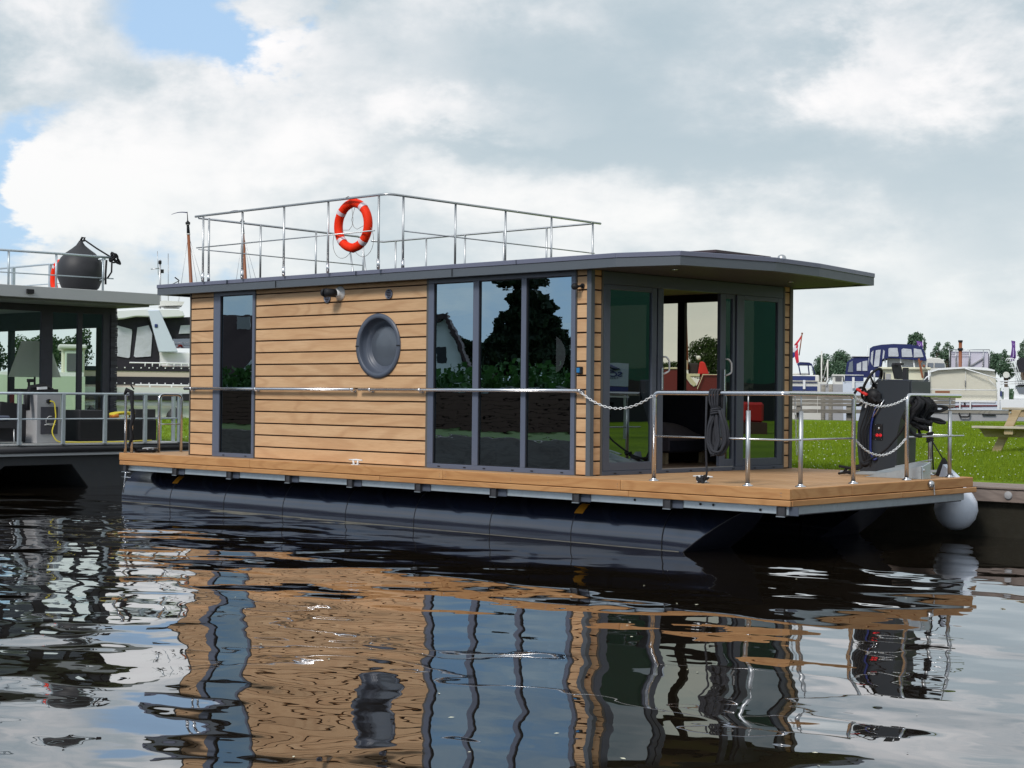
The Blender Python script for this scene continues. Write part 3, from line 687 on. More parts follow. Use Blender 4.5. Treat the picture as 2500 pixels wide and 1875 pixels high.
# ---- roof railing
rz = 3.545
q = [(-10.45, .17), (-6.22, .12), (-6.34, 4.42), (-11.15, 4.44)]
top = bend([(-10.46, .165, rz), (-6.22, .12, rz), (-6.32, 4.56, rz)], .14, 6)
roof_rail = MB().tube(top, .017, 10).tube([(-6.34, 4.42, rz - .01), (-11.0, 4.44, rz - .01), (-11.05, 4.2, rz - .01)], .016, 8).tube(bend([(-10.43, .2, rz - .02), (-10.6, 3.55, rz - .02), (-10.6, 3.62, rz - .16)], .06, 4), .017, 8).build('roof_railing', MAT['steel_dull'], roof)
MB().tube([(-10.43, .17, 3.08), (-6.5, .14, 3.085)], .0095, 6).tube([(-6.24, .42, 3.085), (-6.32, 4.42, 3.085)], .0095, 6).tube([(-10.42, .2, 3.06), (-10.6, 3.6, 3.06)], .0095, 6).build('mid_rail', MAT['steel_dull'], roof_rail)
posts = [(-10.27, .17), (-10.36, .34), (-9.33, .165), (-8.39, .16), (-7.44, .15), (-6.41, .13), (-6.23, .40), (-6.26, 1.40), (-6.28, 2.42), (-6.30, 3.42), (-6.32, 4.38), (-10.48, 1.40), (-10.53, 2.55), (-10.6, 3.62),
         (-7.28, 4.42), (-8.18, 4.42), (-9.05, 4.43), (-9.95, 4.43), (-10.7, 4.44)]
for (x, y) in posts:
    p = MB().cyl((x, y, 2.57), (x, y, rz - .012), .0155, 10).build('post', MAT['steel_dull'], roof_rail)
    if y < .5: MB().cyl((x, y, 2.578), (x, y, 2.70), .022, 10).build('post_clamp', MAT['steel'], p)
lad = MB().tube([(-11.15, 4.1, rz - .1), (-10.72, 3.85, 2.6)], .016, 6).tube([(-11.15, 3.8, rz - .1), (-10.75, 3.6, 2.6)], .016, 6)
lad.build('roof_ladder', MAT['steel_dull'], roof_rail)

# ================================================================== things on and around the houseboat
# life ring hanging on the roof railing
LY = .235
lr = thing('life_ring', 'orange life ring with pale bands hanging on the timber houseboat roof railing', 'life ring', (-6.90, .10, 2.86), group='orange life rings')
lc = V((-7.03, LY, 3.195)); lu, lw = V((1, 0.0, 0)), V((.0, .0, 1)); R_, rr = .298, .060
def ring_pt(a, R=R_): return lc + lu * (R * cos(a)) + lw * (R * sin(a))
m = MB(); nn = 96
rs = []; pts = []
for k in range(nn):
    a = 2 * pi * k / nn; e = 0.018 * math.exp(-((a - pi / 2) / .10) ** 2) + .014 * math.exp(-((a - 3 * pi / 2) / .06) ** 2)
    pts.append(ring_pt(a, R_ + e * .7)); rs.append(rr)
m.tube(pts, rs, 18, closed=True); m.build('ring', MAT['ring_orange'], lr)
for a0 in (50, 142, 222, 312):
    c = [ring_pt(radians(a0 + t)) for t in (-5.5, -2.5, 0, 2.5, 5.5)]
    MB().tube(c, rr + .003, 18, cap=False).build('reflective_band', MAT['ring_band'], lr)
rp = MB()
def cat_pts(a0, a1, sag, n=14, out=.0):
    p, q2 = ring_pt(radians(a0), R_ + rr), ring_pt(radians(a1), R_ + rr); r_ = []
    for i in range(n + 1):
        t = i / n; b = p.lerp(q2, t); d = (b - lc).normalized(); r_.append(b + d * (sag * sin(pi * t)) + V((0, -out, -.03 * sin(pi * t))))
    return r_
rp.tube(cat_pts(188, 262, .20), .0035, 5); rp.tube(cat_pts(278, 352, .20), .0035, 5)
rp.tube([ring_pt(radians(90), R_ - rr) + V((-.03, 0, 0)), lc + V((.02, -.02, .07)), lc + V((0.0, -.02, -.01)), lc + V((-.06, -.02, -.06)), ring_pt(radians(192), R_ - rr)], .0035, 5)
rp.tube([ring_pt(radians(90), R_ - rr) + V((.03, 0, 0)), lc + V((-.01, -.02, .07)), lc + V((.04, -.02, -.03)), lc + V((.1, -.02, -.06)), ring_pt(radians(358), R_ - rr)], .0035, 5)
rp.tube([ring_pt(radians(90)) + V((0, -.03, rr)), V((-7.03, .14, 3.575)), V((-7.03, .10, 3.55))], .005, 5)
rp.build('grab_line', MAT['rope_grey'], lr)

# chains
def chain(name, label, p0, p1, low, grp, pitch=.040, thick=.0042):
    p0, p1 = V(p0), V(p1); pts = []
    n = 60
    for i in range(n + 1):
        t = i / n; b = p0.lerp(p1, t); s_ = 4 * t * (1 - t); zl = (p0.z + p1.z) / 2; b.z -= (zl - low) * s_; pts.append(b)
    d = [0]
    for i in range(n): d.append(d[-1] + (pts[i + 1] - pts[i]).length)
    mb = MB(); nl = int(d[-1] / pitch)
    for k in range(nl):
        s_ = (k + .5) * d[-1] / nl; i = max(j for j in range(n) if d[j] <= s_); t = (s_ - d[i]) / max(1e-6, d[i + 1] - d[i]); c = pts[i].lerp(pts[i + 1], t); tt = (pts[i + 1] - pts[i]).normalized()
        sd_ = tt.cross(V((0, 0, 1))).normalized(); up = sd_.cross(tt)
        a = up if k % 2 == 0 else sd_
        l_, w_ = pitch * .62, pitch * .30
        mb.tube([c + tt * (l_ * cos(2 * pi * j / 10)) + a * (w_ * sin(2 * pi * j / 10)) for j in range(10)], thick, 5, closed=True)
    o = mb.build(name, MAT['white']); tag(o, label, 'chain', grp); return o
chain('safety_chain', 'pale chain looped from side handrail to fore-deck railing before the left glass door', (-3.06, .29, .985), (-1.93, .20, .95), .80, 'safety chains of the fore deck')
chain('safety_chain', 'upper chain across the railing gap, passing the top of the grey console', (-.15, 1.55, .95), (-.17, 2.71, .95), .855, 'safety chains of the fore deck')
chain('safety_chain', 'lower, deeper hanging chain across the front gap in the deck railing', (-.15, 1.55, .49), (-.17, 2.71, .48), .30, 'safety chains of the fore deck')
chain('safety_chain', 'thin chain hanging straight down beside the right-hand corner of the houseboat wall', (-2.70, 4.30, 1.0), (-2.68, 4.33, .18), .56, 'safety chains of the fore deck')
chain('plug_chain', 'short chain dangling from the round fitting on the wooden deck edge', (.03, 3.02, -.06), (.034, 3.03, -.17), -.13, None, .022, .003)
o = MB().lathe([(.0, .05), (.03, .045), (.042, .025), (.045, 0.0), (.0, 0.0)], (0.014, 2.95, -.045), 'x', 20).build('deck_fitting', MAT['steel_dull'], hb)
# coiled mooring rope over the fore-deck rail
mr = thing('mooring_rope', 'dark grey rope coiled over the fore-deck railing, its end down to the cleat', 'rope', (-1.08, .17, .3), group='dark mooring ropes')
rnd = random.Random(4); y = .165
cx = -1.05
lp = MB()
for k in range(11):
    w_ = .015 + .0085 * k; dx = rnd.uniform(-.01, .05) + .003 * k; b = .33 + rnd.uniform(-.02, .05); yo = rnd.uniform(-.05, .03)
    pts = [(cx + dx - .02, y + yo, .80), (cx + dx - w_ - .02, y + yo - .01, .62), (cx + dx - w_ - .03, y + yo - .015, .45), (cx + dx - w_ * .4, y + yo - .02, b), (cx + dx + w_ * .6, y + yo - .015, b + .005), (cx + dx + w_ + .03, y + yo - .01, .46), (cx + dx + w_, y + yo, .62), (cx + dx + .02, y + yo, .80)]
    lp.tube(bend(pts, .04, 3), .0145, 7)
lp.build('coil', MAT['rope'], mr)
w = MB()
for k in range(3): w.tube([(cx - .05 + .1 * ((1 + cos(a)) / 2) + .015, y - .01 + .055 * sin(a), .765 + .022 * k + .01 * cos(a)) for a in [2 * pi * j / 14 for j in range(14)]], .0115, 7, closed=True)
for k in range(4):
    dx = -.05 + k * .035; w.tube(bend([(cx + dx * .6 + .02, y - .03, .80), (cx + dx, y - .035, .90), (cx + dx, y - .03, 1.01), (cx + dx + .01, y, 1.025), (cx + dx + .02, y + .035, 1.0), (cx + dx * .6 + .03, y + .03, .82)], .03, 3), .0125, 7)
w.build('wrapping', MAT['rope'], mr)
MB().tube(bend([(cx - .08, y - .045, .95), (cx - .085, y - .05, .5), (cx - .10, y + .0, .10), (-1.30, .30, -.02), (-1.31, .28, .08)], .05, 4), .011, 8).build('tail', MAT['rope'], mr)
kn = MB()
kn.tube(bend([(-1.40, .33, .06), (-1.30, .26, .01), (-1.22, .30, .06), (-1.32, .38, .03), (-1.38, .28, .05), (-1.26, .25, -.03), (-1.27, .24, .03), (-1.20, .22, .09), (-1.26, .25, .07)], .03, 3), .014, 7)
kn.tube(bend([(-1.33, .30, .03), (-1.30, .20, -.02), (-1.25, .17, -.04), (-1.22, .2, .0), (-1.28, .25, .05)], .03, 3), .016, 7)
kn.build('knot', MAT['rope_black'], mr)
# stern rope on its cleat
sr = thing('mooring_rope', 'black rope tied round the post and cleat at the timber deck left end', 'rope', (-11.93, .2, .0), group='dark mooring ropes')
m = MB(); m.tube([(-12.0, .0, .90), (-11.97, .02, .97), (-11.90, .06, .94), (-11.88, .06, .70), (-11.86, .07, .55), (-11.90, .05, .40), (-11.87, .06, .25), (-11.93, .05, .12), (-11.95, .2, .04)], [.02, .04, .04, .026, .034, .026, .034, .022, .018], 8)
m.tube([(-11.93, .1, 1.0), (-11.95, .08, 1.04), (-11.9, .1, .98)], .012, 6)
m.build('hanging_rope', MAT['rope_black'], sr)
m = MB()
for k in range(4): m.tube([(-11.95 + (.10 + .02 * k) * cos(a), .36 + (.13 + .02 * k) * sin(a), .02 + .02 * (k % 2)) for a in [2 * pi * j / 16 for j in range(16)]], .012, 6, closed=True)
m.build('coil', MAT['rope_black'], sr)
# ladder-like bracket at the stern waterline
m = MB().tube([(-12.1, .12, -.2), (-12.16, .1, -.62)], .012, 8)
for z in (-.3, -.38): m.tube([(-12.2, .1, z), (-12.0, .14, z)], .009, 6)
m.build('stern_step', MAT['steel'], hb)

# ---- steering console
cs = thing('steering_console', 'dark grey steering console with black steering wheel and red switch panel on the fore deck', 'console', (-1.05, 4.0, 0))
Y0, Y1 = 3.62, 4.10
prof = [(-1.30, 0.0), (-.80, 0.0), (-.79, .50), (-.74, .70), (-.66, .86), (-.625, .99), (-.625, 1.165), (-1.06, 1.17), (-1.075, 1.07), (-1.11, 1.055), (-1.22, .97), (-1.29, .84), (-1.345, .62), (-1.35, .38), (-1.33, .2)]
body = MB().prism(prof, Y0, Y1, 'y').build('body', MAT['console'], cs, bevel=.008, seg=2)
MB().prism([(-1.06, 1.172), (-.62, 1.167), (-.62, 1.178), (-1.06, 1.183)], Y0 - .004, Y1 + .004, 'y').build('top_ledge', MAT['anthracite'], cs)
MB().box(-.618, -.60, Y0 - .0, Y1, .90, 1.16).build('front_box', MAT['console'], cs, bevel=.004)
sp = MB().box(-1.085, -.985, Y0 - .012, Y0, .43, .63).build('switch_panel', MAT['black'], cs, bevel=.003)
MB().box(-1.17, -1.09, Y0 - .01, Y0, .44, .63).build('cable_gland', MAT['black'], cs)
for k in range(2):
    c = (-1.058 + .046 * k, 0, .49); MB().lathe([(.019, Y0 - .014), (.019, Y0 - .022), (0, Y0 - .022)], c, 'y', 14).build('red_socket', MAT['red_glow'], sp)
    MB().lathe([(.0165, Y0 - .0235), (.008, Y0 - .0235)], c, 'y', 14).build('socket_rim', MAT['black'], sp)
MB().lathe([(.017, Y0 - .014), (.017, Y0 - .022), (0, Y0 - .024)], (-1.035, 0, .575), 'y', 14).build('dial', MAT['steel_dull'], sp)
for (a, b) in ((-1.078, .44), (-.992, .44), (-1.078, .62), (-.992, .62)): MB().cyl((a, Y0 - .012, b), (a, Y0 - .016, b), .0045, 8).build('screw', MAT['steel'], sp)
for k in range(3): MB().cyl((-1.10, Y0 - .01, .60 - .05 * k), (-1.10, Y0 - .014, .60 - .05 * k), .004, 6).build('screw', MAT['steel'], sp)
MB().obox((-.90, 3.86, 1.19), (-.945, 3.86, 1.37), .22, .02, (1, 0, 0.2)).build('display', MAT['black'], cs, bevel=.004)
MB().box(-.82, -.77, 3.80, 3.86, 1.18, 1.33).box(-.99, -.86, 3.84, 3.9, 1.36, 1.39).build('display_bracket', MAT['rubber'], cs)
# wheel: tilted, on the helm side
wc = V((-1.19, 3.70, 1.13)); wn = V((-.88, -.12, .46)).normalized(); wu = wn.cross(V((0, 0, 1))).normalized(); ww = wu.cross(wn)
wheel = MB().tube([wc + wu * (.21 * cos(2 * pi * k / 40)) + ww * (.21 * sin(2 * pi * k / 40)) for k in range(40)], .017, 10, closed=True).build('steering_wheel', MAT['black'], cs)
for k in range(3):
    a = 2 * pi * k / 3 + .5; MB().tube([wc - wn * .03, wc + wu * (.205 * cos(a)) + ww * (.205 * sin(a))], [.016, .010], 8).build('spoke', MAT['rubber'], wheel)
MB().cyl(wc - wn * .015, wc - wn * .18, .03, 14).build('hub', MAT['black'], wheel)
MB().ell((-1.12, 3.60, .98), .10, .07, .09).build('helm_pump', MAT['black'], cs)
m = MB()
for (x0, dz) in ((-1.20, 0), (-1.17, -.03), (-1.245, .02)):
    m.tube(bend([(x0 + .10, Y0 - .03, .93 + dz), (x0 + .04, Y0 - .05, .72 + dz), (x0 - .03, Y0 - .06, .55), (x0 - .02, Y0 - .05, .3), (x0 + .02, Y0 - .04, .13 + dz), (x0 + .04, Y0 - .03, .25)], .06, 4), .010, 7)
m.build('control_cables', MAT['rope_black'], cs)
MB().tube(bend([(-1.08, Y0 - .02, .85), (-1.13, Y0 - .04, .6), (-1.13, Y0 - .05, .3), (-1.09, Y0 - .03, .16), (-1.06, Y0 - .02, .2)], .06, 4), .015, 7).build('blue_hose', MAT['blue'], cs)
m = MB()
for k in range(2): m.tube([(-1.00 + .04 * k, Y0 - .02, .93), (-1.15 + .04 * k, Y0 - .04, .70)], .007, 6)
m.build('chrome_struts', MAT['steel'], cs)
m = MB().box(-1.16, -1.0, Y0 - .055, Y0 + .0, .88, 1.02).build('throttle_box', MAT['black'], cs, bevel=.02)
MB().obox((-1.12, Y0 - .058, .98), (-1.04, Y0 - .062, .91), .05, .02).build('throttle_plate', MAT['rubber'], cs)
m = MB().obox((-1.30, Y0 - .10, 1.065), (-1.15, Y0 - .10, .985), .035, .045, (0, 1, 0)).build('red_strap', MAT['red'], cs, bevel=.01)
lp = MB().tube([(-1.27 + .085 * cos(a) + .03 * sin(a), Y0 - .08, .97 + .11 * sin(a)) for a in [2 * pi * k / 18 for k in range(18)]], .016, 7, closed=True)
lp.build('black_hose_loop', MAT['black'], cs)
MB().obox((-1.17, Y0 - .10, .83), (-1.15, Y0 - .10, .89), .025, .012).build('kill_switch', MAT['white'], cs)
# coil of black rope on the right-hand rail
cr = thing('mooring_rope', 'thick bundle of black rope hanging from the railing right of the steering console', 'rope', (-.17, 3.2, .6), group='dark mooring ropes')
rnd = random.Random(9); m = MB()
for k in range(17):
    c = V((-.19 + rnd.uniform(-.05, .07), 3.12 + rnd.uniform(-.16, .10), .87 + rnd.uniform(-.04, .04))); w_ = rnd.uniform(.09, .16); h_ = rnd.uniform(.12, .24); ph = rnd.uniform(-.35, .35)
    m.tube([c + V((.05 * sin(3 * a), w_ * cos(a + ph), -h_ * .45 + h_ * sin(a))) for a in [2 * pi * j / 22 for j in range(22)]], .019, 7, closed=True)
m.build('bundle', MAT['rope_black'], cr)
m = MB().tube(bend([(-.16, 3.15, .86), (-.12, 3.45, .86), (-.1, 3.60, .84), (-.12, 3.45, .80), (-.16, 3.2, .80)], .04, 4), .020, 7).tube(bend([(-.16, 3.2, .72), (-.12, 3.42, .70), (-.1, 3.55, .66), (-.12, 3.42, .66), (-.16, 3.25, .70)], .04, 4), .018, 7)
m.build('loose_loops', MAT['rope_black'], cr)
# anchor with its line
an = thing('anchor', 'light grey plough anchor lying on the deck boards in front of the steering console', 'anchor', (-.45, 3.1, 0))
m = MB(); m.prism([(-.98, .03), (-.90, .0), (-.12, .035), (-.12, .20), (-.30, .19)], 3.20, 3.214, 'y'); m.prism([(-.90, .0), (-.12, .0), (-.12, .15), (-.14, .16)], 3.02, 3.034, 'y')
m.prism([(3.02, .0), (3.22, .0), (3.22, .20), (3.02, .15)], -.135, -.118, 'x')
m.build('fluke', MAT['galv'], an, bevel=.004)
MB().obox((-1.30, 3.16, .035), (-.36, 3.13, .05), .05, .045).build('shank', MAT['galv'], an, bevel=.006)
MB().cyl((-.36, 3.05, .09), (-.10, 3.05, .11), .018, 10).build('stock', MAT['steel_dull'], an)
MB().obox((-.60, 3.26, .13), (-.14, 3.26, .225), .05, .012).build('blade', MAT['galv'], an)
al = thing('anchor_rope', 'dark rope running down past the console and knotted to the anchor', 'rope', (-1.0, 3.2, 0), group='dark mooring ropes')
MB().tube(bend([(-.28, 3.10, .82), (-.42, 3.05, .55), (-.62, 3.06, .33), (-.86, 3.08, .20), (-1.0, 3.10, .13), (-1.2, 3.12, .09), (-1.24, 3.14, .05), (-1.12, 3.12, .02)], .08, 4), .013, 7).build('line', MAT['rope_black'], al)
MB().tube(bend([(-.98, 3.10, .17), (-.90, 3.06, .14), (-.86, 3.10, .19), (-.93, 3.14, .12), (-.97, 3.08, .14), (-.9, 3.1, .17)], .03, 3), .018, 7).tube([(-1.30, 3.13, .11), (-1.1, 3.10, .09), (-.95, 3.1, .13)], .017, 7).tube([(-1.32, 3.15, .02), (-1.15, 3.12, .05), (-.97, 3.1, .11)], .016, 7).build('knot', MAT['rope_black'], al)
# cord on the back post with a black bag
bg = thing('hanging_cord', 'black cord wound round the rear railing post, small dark bag below', 'cord', (-.60, 4.1, 0))
m = MB()
for k in range(5): m.tube([(-.64 + .036 * cos(a), 4.17 + .036 * sin(a), .52 - .025 * k + .01 * cos(a)) for a in [2 * pi * j / 12 for j in range(12)]], .012, 6, closed=True)
m.tube([(-.60, 4.13, .50), (-.58, 4.12, .42), (-.58, 4.12, .30), (-.56, 4.12, .02)], .010, 6).tube([(-.60, 4.13, .44), (-.42, 4.10, .20)], .008, 6)
m.build('cord', MAT['rope_black'], bg)
MB().lathe([(.0, .23), (.03, .20), (.075, .10), (.10, .02), (.09, .0), (0, 0)], (-.40, 4.08, 0), 'z', 14).build('bag', MAT['rope_black'], bg)
o = MB().obox((-.95, 4.0, .05), (-.42, 4.06, .055), .04, .03).build('boat_hook', MAT['galv']); tag(o, 'short pale tube lying across the back of the fore deck behind the anchor', 'tube')
o = MB().prism([(-.35, .0), (-.12, .0), (-.30, .15)], 3.86, 3.96, 'y').build('deck_wedge', MAT['white_blue']); tag(o, 'small white wedge standing beside the last railing post of the fore deck', 'wedge')
# fender between boat and quay
fd = thing('fender', 'large white ball fender squeezed between the houseboat and the quay, just above the water', 'fender', (-.42, 4.44, -.7))
MB().lathe([(.0, -.27), (.07, -.262), (.16, -.22), (.235, -.13), (.268, -.02), (.255, .09), (.20, .19), (.12, .27), (.05, .31), (.0, .315)], (-.42, 4.44, -.42), 'z', 36).build('ball', MAT['fender_white'], fd)
MB().tube([(-.42, 4.44, -.12), (-.42, 4.44, .0), (-.6, 4.2, .01)], .01, 6).build('line', MAT['rope_grey'], fd)
# sofa inside
sf = thing('sofa', 'dark grey two-seat sofa on wooden legs seen through the open door of the houseboat', 'sofa', (-4.7, 3.3, .05))
y0 = 2.9
MB().box(-6.0, -3.75, y0 + .75, y0 + 1.0, .22, .98).build('backrest', MAT['sofa_dark'], sf, bevel=.05, seg=3)
MB().box(-6.0, -3.75, y0, y0 + .80, .20, .42).build('seat_frame', MAT['sofa_dark'], sf, bevel=.03, seg=2)
def cushion(x0, x1, z0, z1, ya, yb, nm, mt):
    def fn(u, v):
        x = x0 + (x1 - x0) * u; y_ = ya + (yb - ya) * v; b = (1 - (2 * u - 1) ** 4) * (1 - (2 * v - 1) ** 4); return V((x, y_, z0 + (z1 - z0) * b))
    m = MB(); m.grid(fn, 14, 10); m.box(x0 + .02, x1 - .02, ya + .02, yb - .02, z0 - .06, z0 + .02); m.build(nm, MAT[mt], sf)
cushion(-6.0, -4.95, .42, .58, y0 - .03, y0 + .72, 'seat_cushion', 'sofa'); cushion(-4.93, -3.72, .42, .60, y0 - .03, y0 + .72, 'seat_cushion', 'sofa')
MB().box(-6.0, -3.72, y0 - .02, y0, .22, .36).build('front_panel', MAT['sofa'], sf, bevel=.01)
for (x, yy) in ((-5.9, y0 + .08), (-3.86, y0 + .08), (-5.9, y0 + .9), (-3.86, y0 + .9)): MB().box(x - .03, x + .03, yy - .03, yy + .03, .05, .22).build('leg', MAT['table_wood'], sf)
# ================================================================== neighbouring houseboat (left), moored in line with the first
nb = thing('houseboat', 'grey glass-fronted houseboat at the left edge, black ball fender on its roof', 'houseboat', (-20, 2, WATER))
NX = -16.1
m = MB()
m.prism([(-.1, -.19), (4.20, -.19), (4.12, WATER - .2), (2.22, WATER - .2), (1.72, -.37), (.40, -.37), (-.1, -.72)], -27, NX - .12, 'x')
nhull = m.build('hull', MAT['hull_dark'], nb, bevel=.01)
MB().prism([(3.55, -.19), (4.20, -.19), (4.12, WATER - .2), (3.2, WATER - .2)], NX - .119, NX - .11, 'x').build('bow_plate', MAT['hull_dark'], nhull)
m = MB().box(-27, NX - .06, -.1, 4.2, -.19, .0); m.build('deck', MAT['nb_grey'], nb)
MB().tube([(NX - .05, -.1, -.085), (NX - .05, 4.18, -.085), (-24, 4.24, -.085)], .065, 10).build('rubbing_strake', MAT['rubber'], nb)
MB().box(NX - .10, NX - .02, -.1, 4.2, -.018, .0).box(NX - .10, NX - .03, -.1, 4.2, -.20, -.165).build('deck_trim', MAT['nb_grey'], nb)
# roof
m = MB().box(-27, -16.65, -1.2, 3.86, 2.61, 2.82); nroof = m.build('roof', MAT['nb_grey'], nb, bevel=.006)
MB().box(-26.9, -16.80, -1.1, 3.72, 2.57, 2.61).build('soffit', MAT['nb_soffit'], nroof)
MB().box(-16.648, -16.61, 1.02, 1.16, 2.68, 2.76).build('deck_light', MAT['black'], nroof, bevel=.005)
MB().cyl((-17.0, 2.2, 2.598), (-17.0, 2.2, 2.59), .04, 12).build('downlight', MAT['ceiling'], nroof)
# front glazing at x = -17.8
GX = -17.8
def zrow(mb, ys, z0, z1, x0=GX - .06, x1=GX): 
    for a, b in ys: mb.box(x0, x1, a, b, z0, z1)
m = MB(); zrow(m, [(-1, .0), (1.06, 1.16), (2.02, 2.26), (2.80, 2.90), (3.36, 3.52)], .06, 2.5); m.box(GX - .08, GX + .01, -1, 3.52, .0, .06); m.box(GX - .08, GX + .01, -1, 3.52, 2.44, 2.60)
nfr = m.build('glazed_front', MAT['slate'], nb)
for (a, b) in ((.0, 1.06), (1.16, 2.02), (2.26, 2.80), (2.90, 3.36)): MB().quad((GX - .03, a, .06), (GX - .03, b, .06), (GX - .03, b, 2.44), (GX - .03, a, 2.44)).build('pane', MAT['pane_nb'], nfr)
rnd = random.Random(2); z = 0.0; m = MB().box(-18.3, GX - .1, 3.52, 3.60, 0, 2.6).box(GX - .1, GX - .02, 3.53, 3.64, 0, 2.6); ncr = m.build('corner_wall', MAT['backing'], nb)
while z < 2.56:
    h = rnd.choice((.028, .04, .055, .075)); p = rnd.uniform(0, .014)
    MB().box(GX - .1, GX + .012 + p, 3.522, 3.658 + p, z, min(z + h - .004, 2.6)).build('slate_strip', MAT['slate'], ncr); z += h
# rear glazing of the same saloon: frames only, daylight beyond
m = MB(); 
m.box(-25, -17.9, 3.50, 3.60, .0, .35); m.box(-25, -17.9, 3.50, 3.60, 2.20, 2.6)
for a in (-25, -21.6, -18.1): m.box(a, a + .12, 3.50, 3.60, .35, 2.2)
nbk = m.build('rear_wall', MAT['interior_dark'], nb)
MB().box(-26.9, -17.9, -1, 3.5, 2.58, 2.60).build('ceiling', MAT['interior_pale'], nb); MB().box(-26.9, -17.9, -1, 3.5, .0, .02).build('floor', MAT['interior_pale'], nb)
MB().box(-25.0, -24.9, -1, 3.5, 0, 2.6).build('inner_wall', MAT['interior_dark'], nb)
m = MB(); m.grid(lambda u, v: V((-18.15 + .03 * sin(u * 60), -.1 + u * .95, .3 + 2.2 * v)), 80, 1); m.build('curtain', MAT['curtain'], nb)
# deck railing
zr_ = .90
m = MB().tube([(NX - .02, -.4, zr_), (NX - .02, 4.0, zr_), (-17.2, 4.12, zr_)], .024, 10); nrail = m.build('deck_railing', MAT['galv'], nb)
MB().tube([(NX - .02, -.4, .45), (NX - .02, 3.98, .45), (-17.2, 4.1, .45)], .014, 8).build('mid_rail', MAT['galv'], nrail)
for y in (.61, 1.47, 2.33, 3.19, 3.95): MB().box(NX - .045, NX + .005, y - .035, y + .035, .0, zr_ - .01).build('post', MAT['galv'], nrail, bevel=.004)
for x in (-16.5, -16.95, -17.45): MB().box(x - .03, x + .03, 4.06, 4.12, .0, zr_ - .01).build('post', MAT['galv'], nrail, bevel=.004)
# roof railing
x = -17.0; m = MB().tube([(x, -.4, 3.44), (x, 1.8, 3.47), (x, 3.02, 3.475)], .022, 8).tube([(-17.0, 2.86, 3.44), (-24.5, 2.86, 3.44)], .02, 8).tube([(-24, -.5, 3.4), (-24.5, 2.86, 3.42)], .02, 6)
nrr = m.build('roof_railing', MAT['galv'], nroof)
MB().tube([(x, -.4, 3.05), (x, 3.05, 3.08)], .013, 6).tube([(-17.0, 2.86, 3.05), (-24.5, 2.86, 3.05)], .013, 6).build('mid_rail', MAT['galv'], nrr)
for y in (.87, 1.83, 2.82): MB().cyl((x, y, 2.8), (x, y, 3.45), .021, 8).build('post', MAT['galv'], nrr)
for xx in (-17.45, -18.9, -20.3, -21.8, -23.2): MB().box(xx - .03, xx + .03, 2.83, 2.89, 2.8, 3.43).build('post', MAT['galv'], nrr)
# things on the neighbour
bf = thing('fender', 'big black teardrop fender lying on the roof of the grey houseboat, tied to its railing', 'fender', (-17.4, 2.35, 2.8))
bc = V((-17.52, 2.66, 3.20))
MB().lathe([(.0, -.38), (.26, -.38), (.35, -.29), (.42, -.11), (.438, .02), (.42, .15), (.365, .265), (.28, .36), (.17, .44), (.085, .51), (.045, .57), (.03, .60), (0, .605)], bc, 'z', 36).build('ball', MAT['rubber'], bf)
m = MB().tube([bc + V((0, 0, .60)), bc + V((.02, .02, .66)), bc + V((.04, .06, .66)), bc + V((.03, .05, .6)), bc + V((0, 0, .60))], .022, 7)
m.tube([bc + V((.03, .06, .62)), bc + V((.25, .2, .45)), (-17.0, 3.0, 3.48)], .016, 7)
for k in range(5): m.tube([(-17.0 + .06 * cos(a), 3.02 + .05 * sin(a) * (1 + .2 * k) + .02 * k, 3.47 + (.05 + .015 * k) * sin(a + k)) for a in [2 * pi * j / 14 for j in range(14)]], .017, 6, closed=True)
m.tube([(-16.98, 3.0, 3.45), (-16.96, 2.98, 3.2), (-16.97, 2.90, 3.08)], .018, 6).tube([(-16.98, 2.88, 3.42), (-16.96, 2.85, 3.15), (-16.97, 2.86, 2.96)], .022, 6)
m.build('rope', MAT['rope_black'], bf)
r2 = thing('life_ring', 'orange life ring half hidden behind the black ball fender on the grey houseboat roof', 'life ring', (-18.45, 2.82, 2.82), group='orange life rings')
MB().tube([(-18.45 + .27 * cos(a), 2.82, 3.13 + .32 * sin(a)) for a in [2 * pi * k / 40 for k in range(40)]], .065, 12, closed=True).build('ring', MAT['ring_orange'], r2)
for k in range(4): MB().tube([(-18.45 + .27 * cos(a), 2.82, 3.13 + .34 * sin(a)) for a in [pi / 4 + k * pi / 2 + t for t in (-.1, 0, .1)]], .069, 12, cap=False).build('reflective_band', MAT['ring_band'], r2)
pd = thing('power_pedestal', 'galvanised power cabinet with dark plate and white house outline on grey houseboat deck', 'power cabinet', (-16.6, 1.5, 0))
MB().box(-17.1, -16.62, 1.24, 1.73, 0, .92).build('cabinet', MAT['concrete'], pd, bevel=.01)
pl = MB().box(-16.618, -16.606, 1.32, 1.66, .17, .66).build('plate', MAT['slate'], pd)
m = MB().tube([(-16.60, 1.57, .36), (-16.60, 1.42, .36), (-16.60, 1.42, .44), (-16.60, 1.48, .49), (-16.60, 1.54, .49)], .006, 5).tube([(-16.60, 1.39, .335), (-16.60, 1.46, .34), (-16.60, 1.52, .333), (-16.60, 1.61, .338)], .006, 5)
m.build('house_emblem', MAT['white'], pl)
MB().cyl((-16.62, 1.47, .76), (-16.585, 1.47, .76), .04, 14).build('socket', MAT['black'], pd)
m = MB().box(-17.0, -16.75, 1.0, 1.75, .925, .98).tube([(-16.7, 1.1, .6), (-16.75, 1.12, .85), (-16.8, 1.2, 1.0), (-16.8, 1.5, 1.04), (-16.8, 1.65, .95)], .05, 8).box(-16.9, -16.86, 1.20, 1.34, 1.1, 1.16).box(-16.9, -16.87, 1.22, 1.25, .95, 1.12)
m.build('hose_reel', MAT['black'], pd); MB().obox((-16.70, 1.30, .99), (-16.70, 1.48, 1.0), .05, .045, (0, 0, 1)).build('white_clip', MAT['white'], pd)
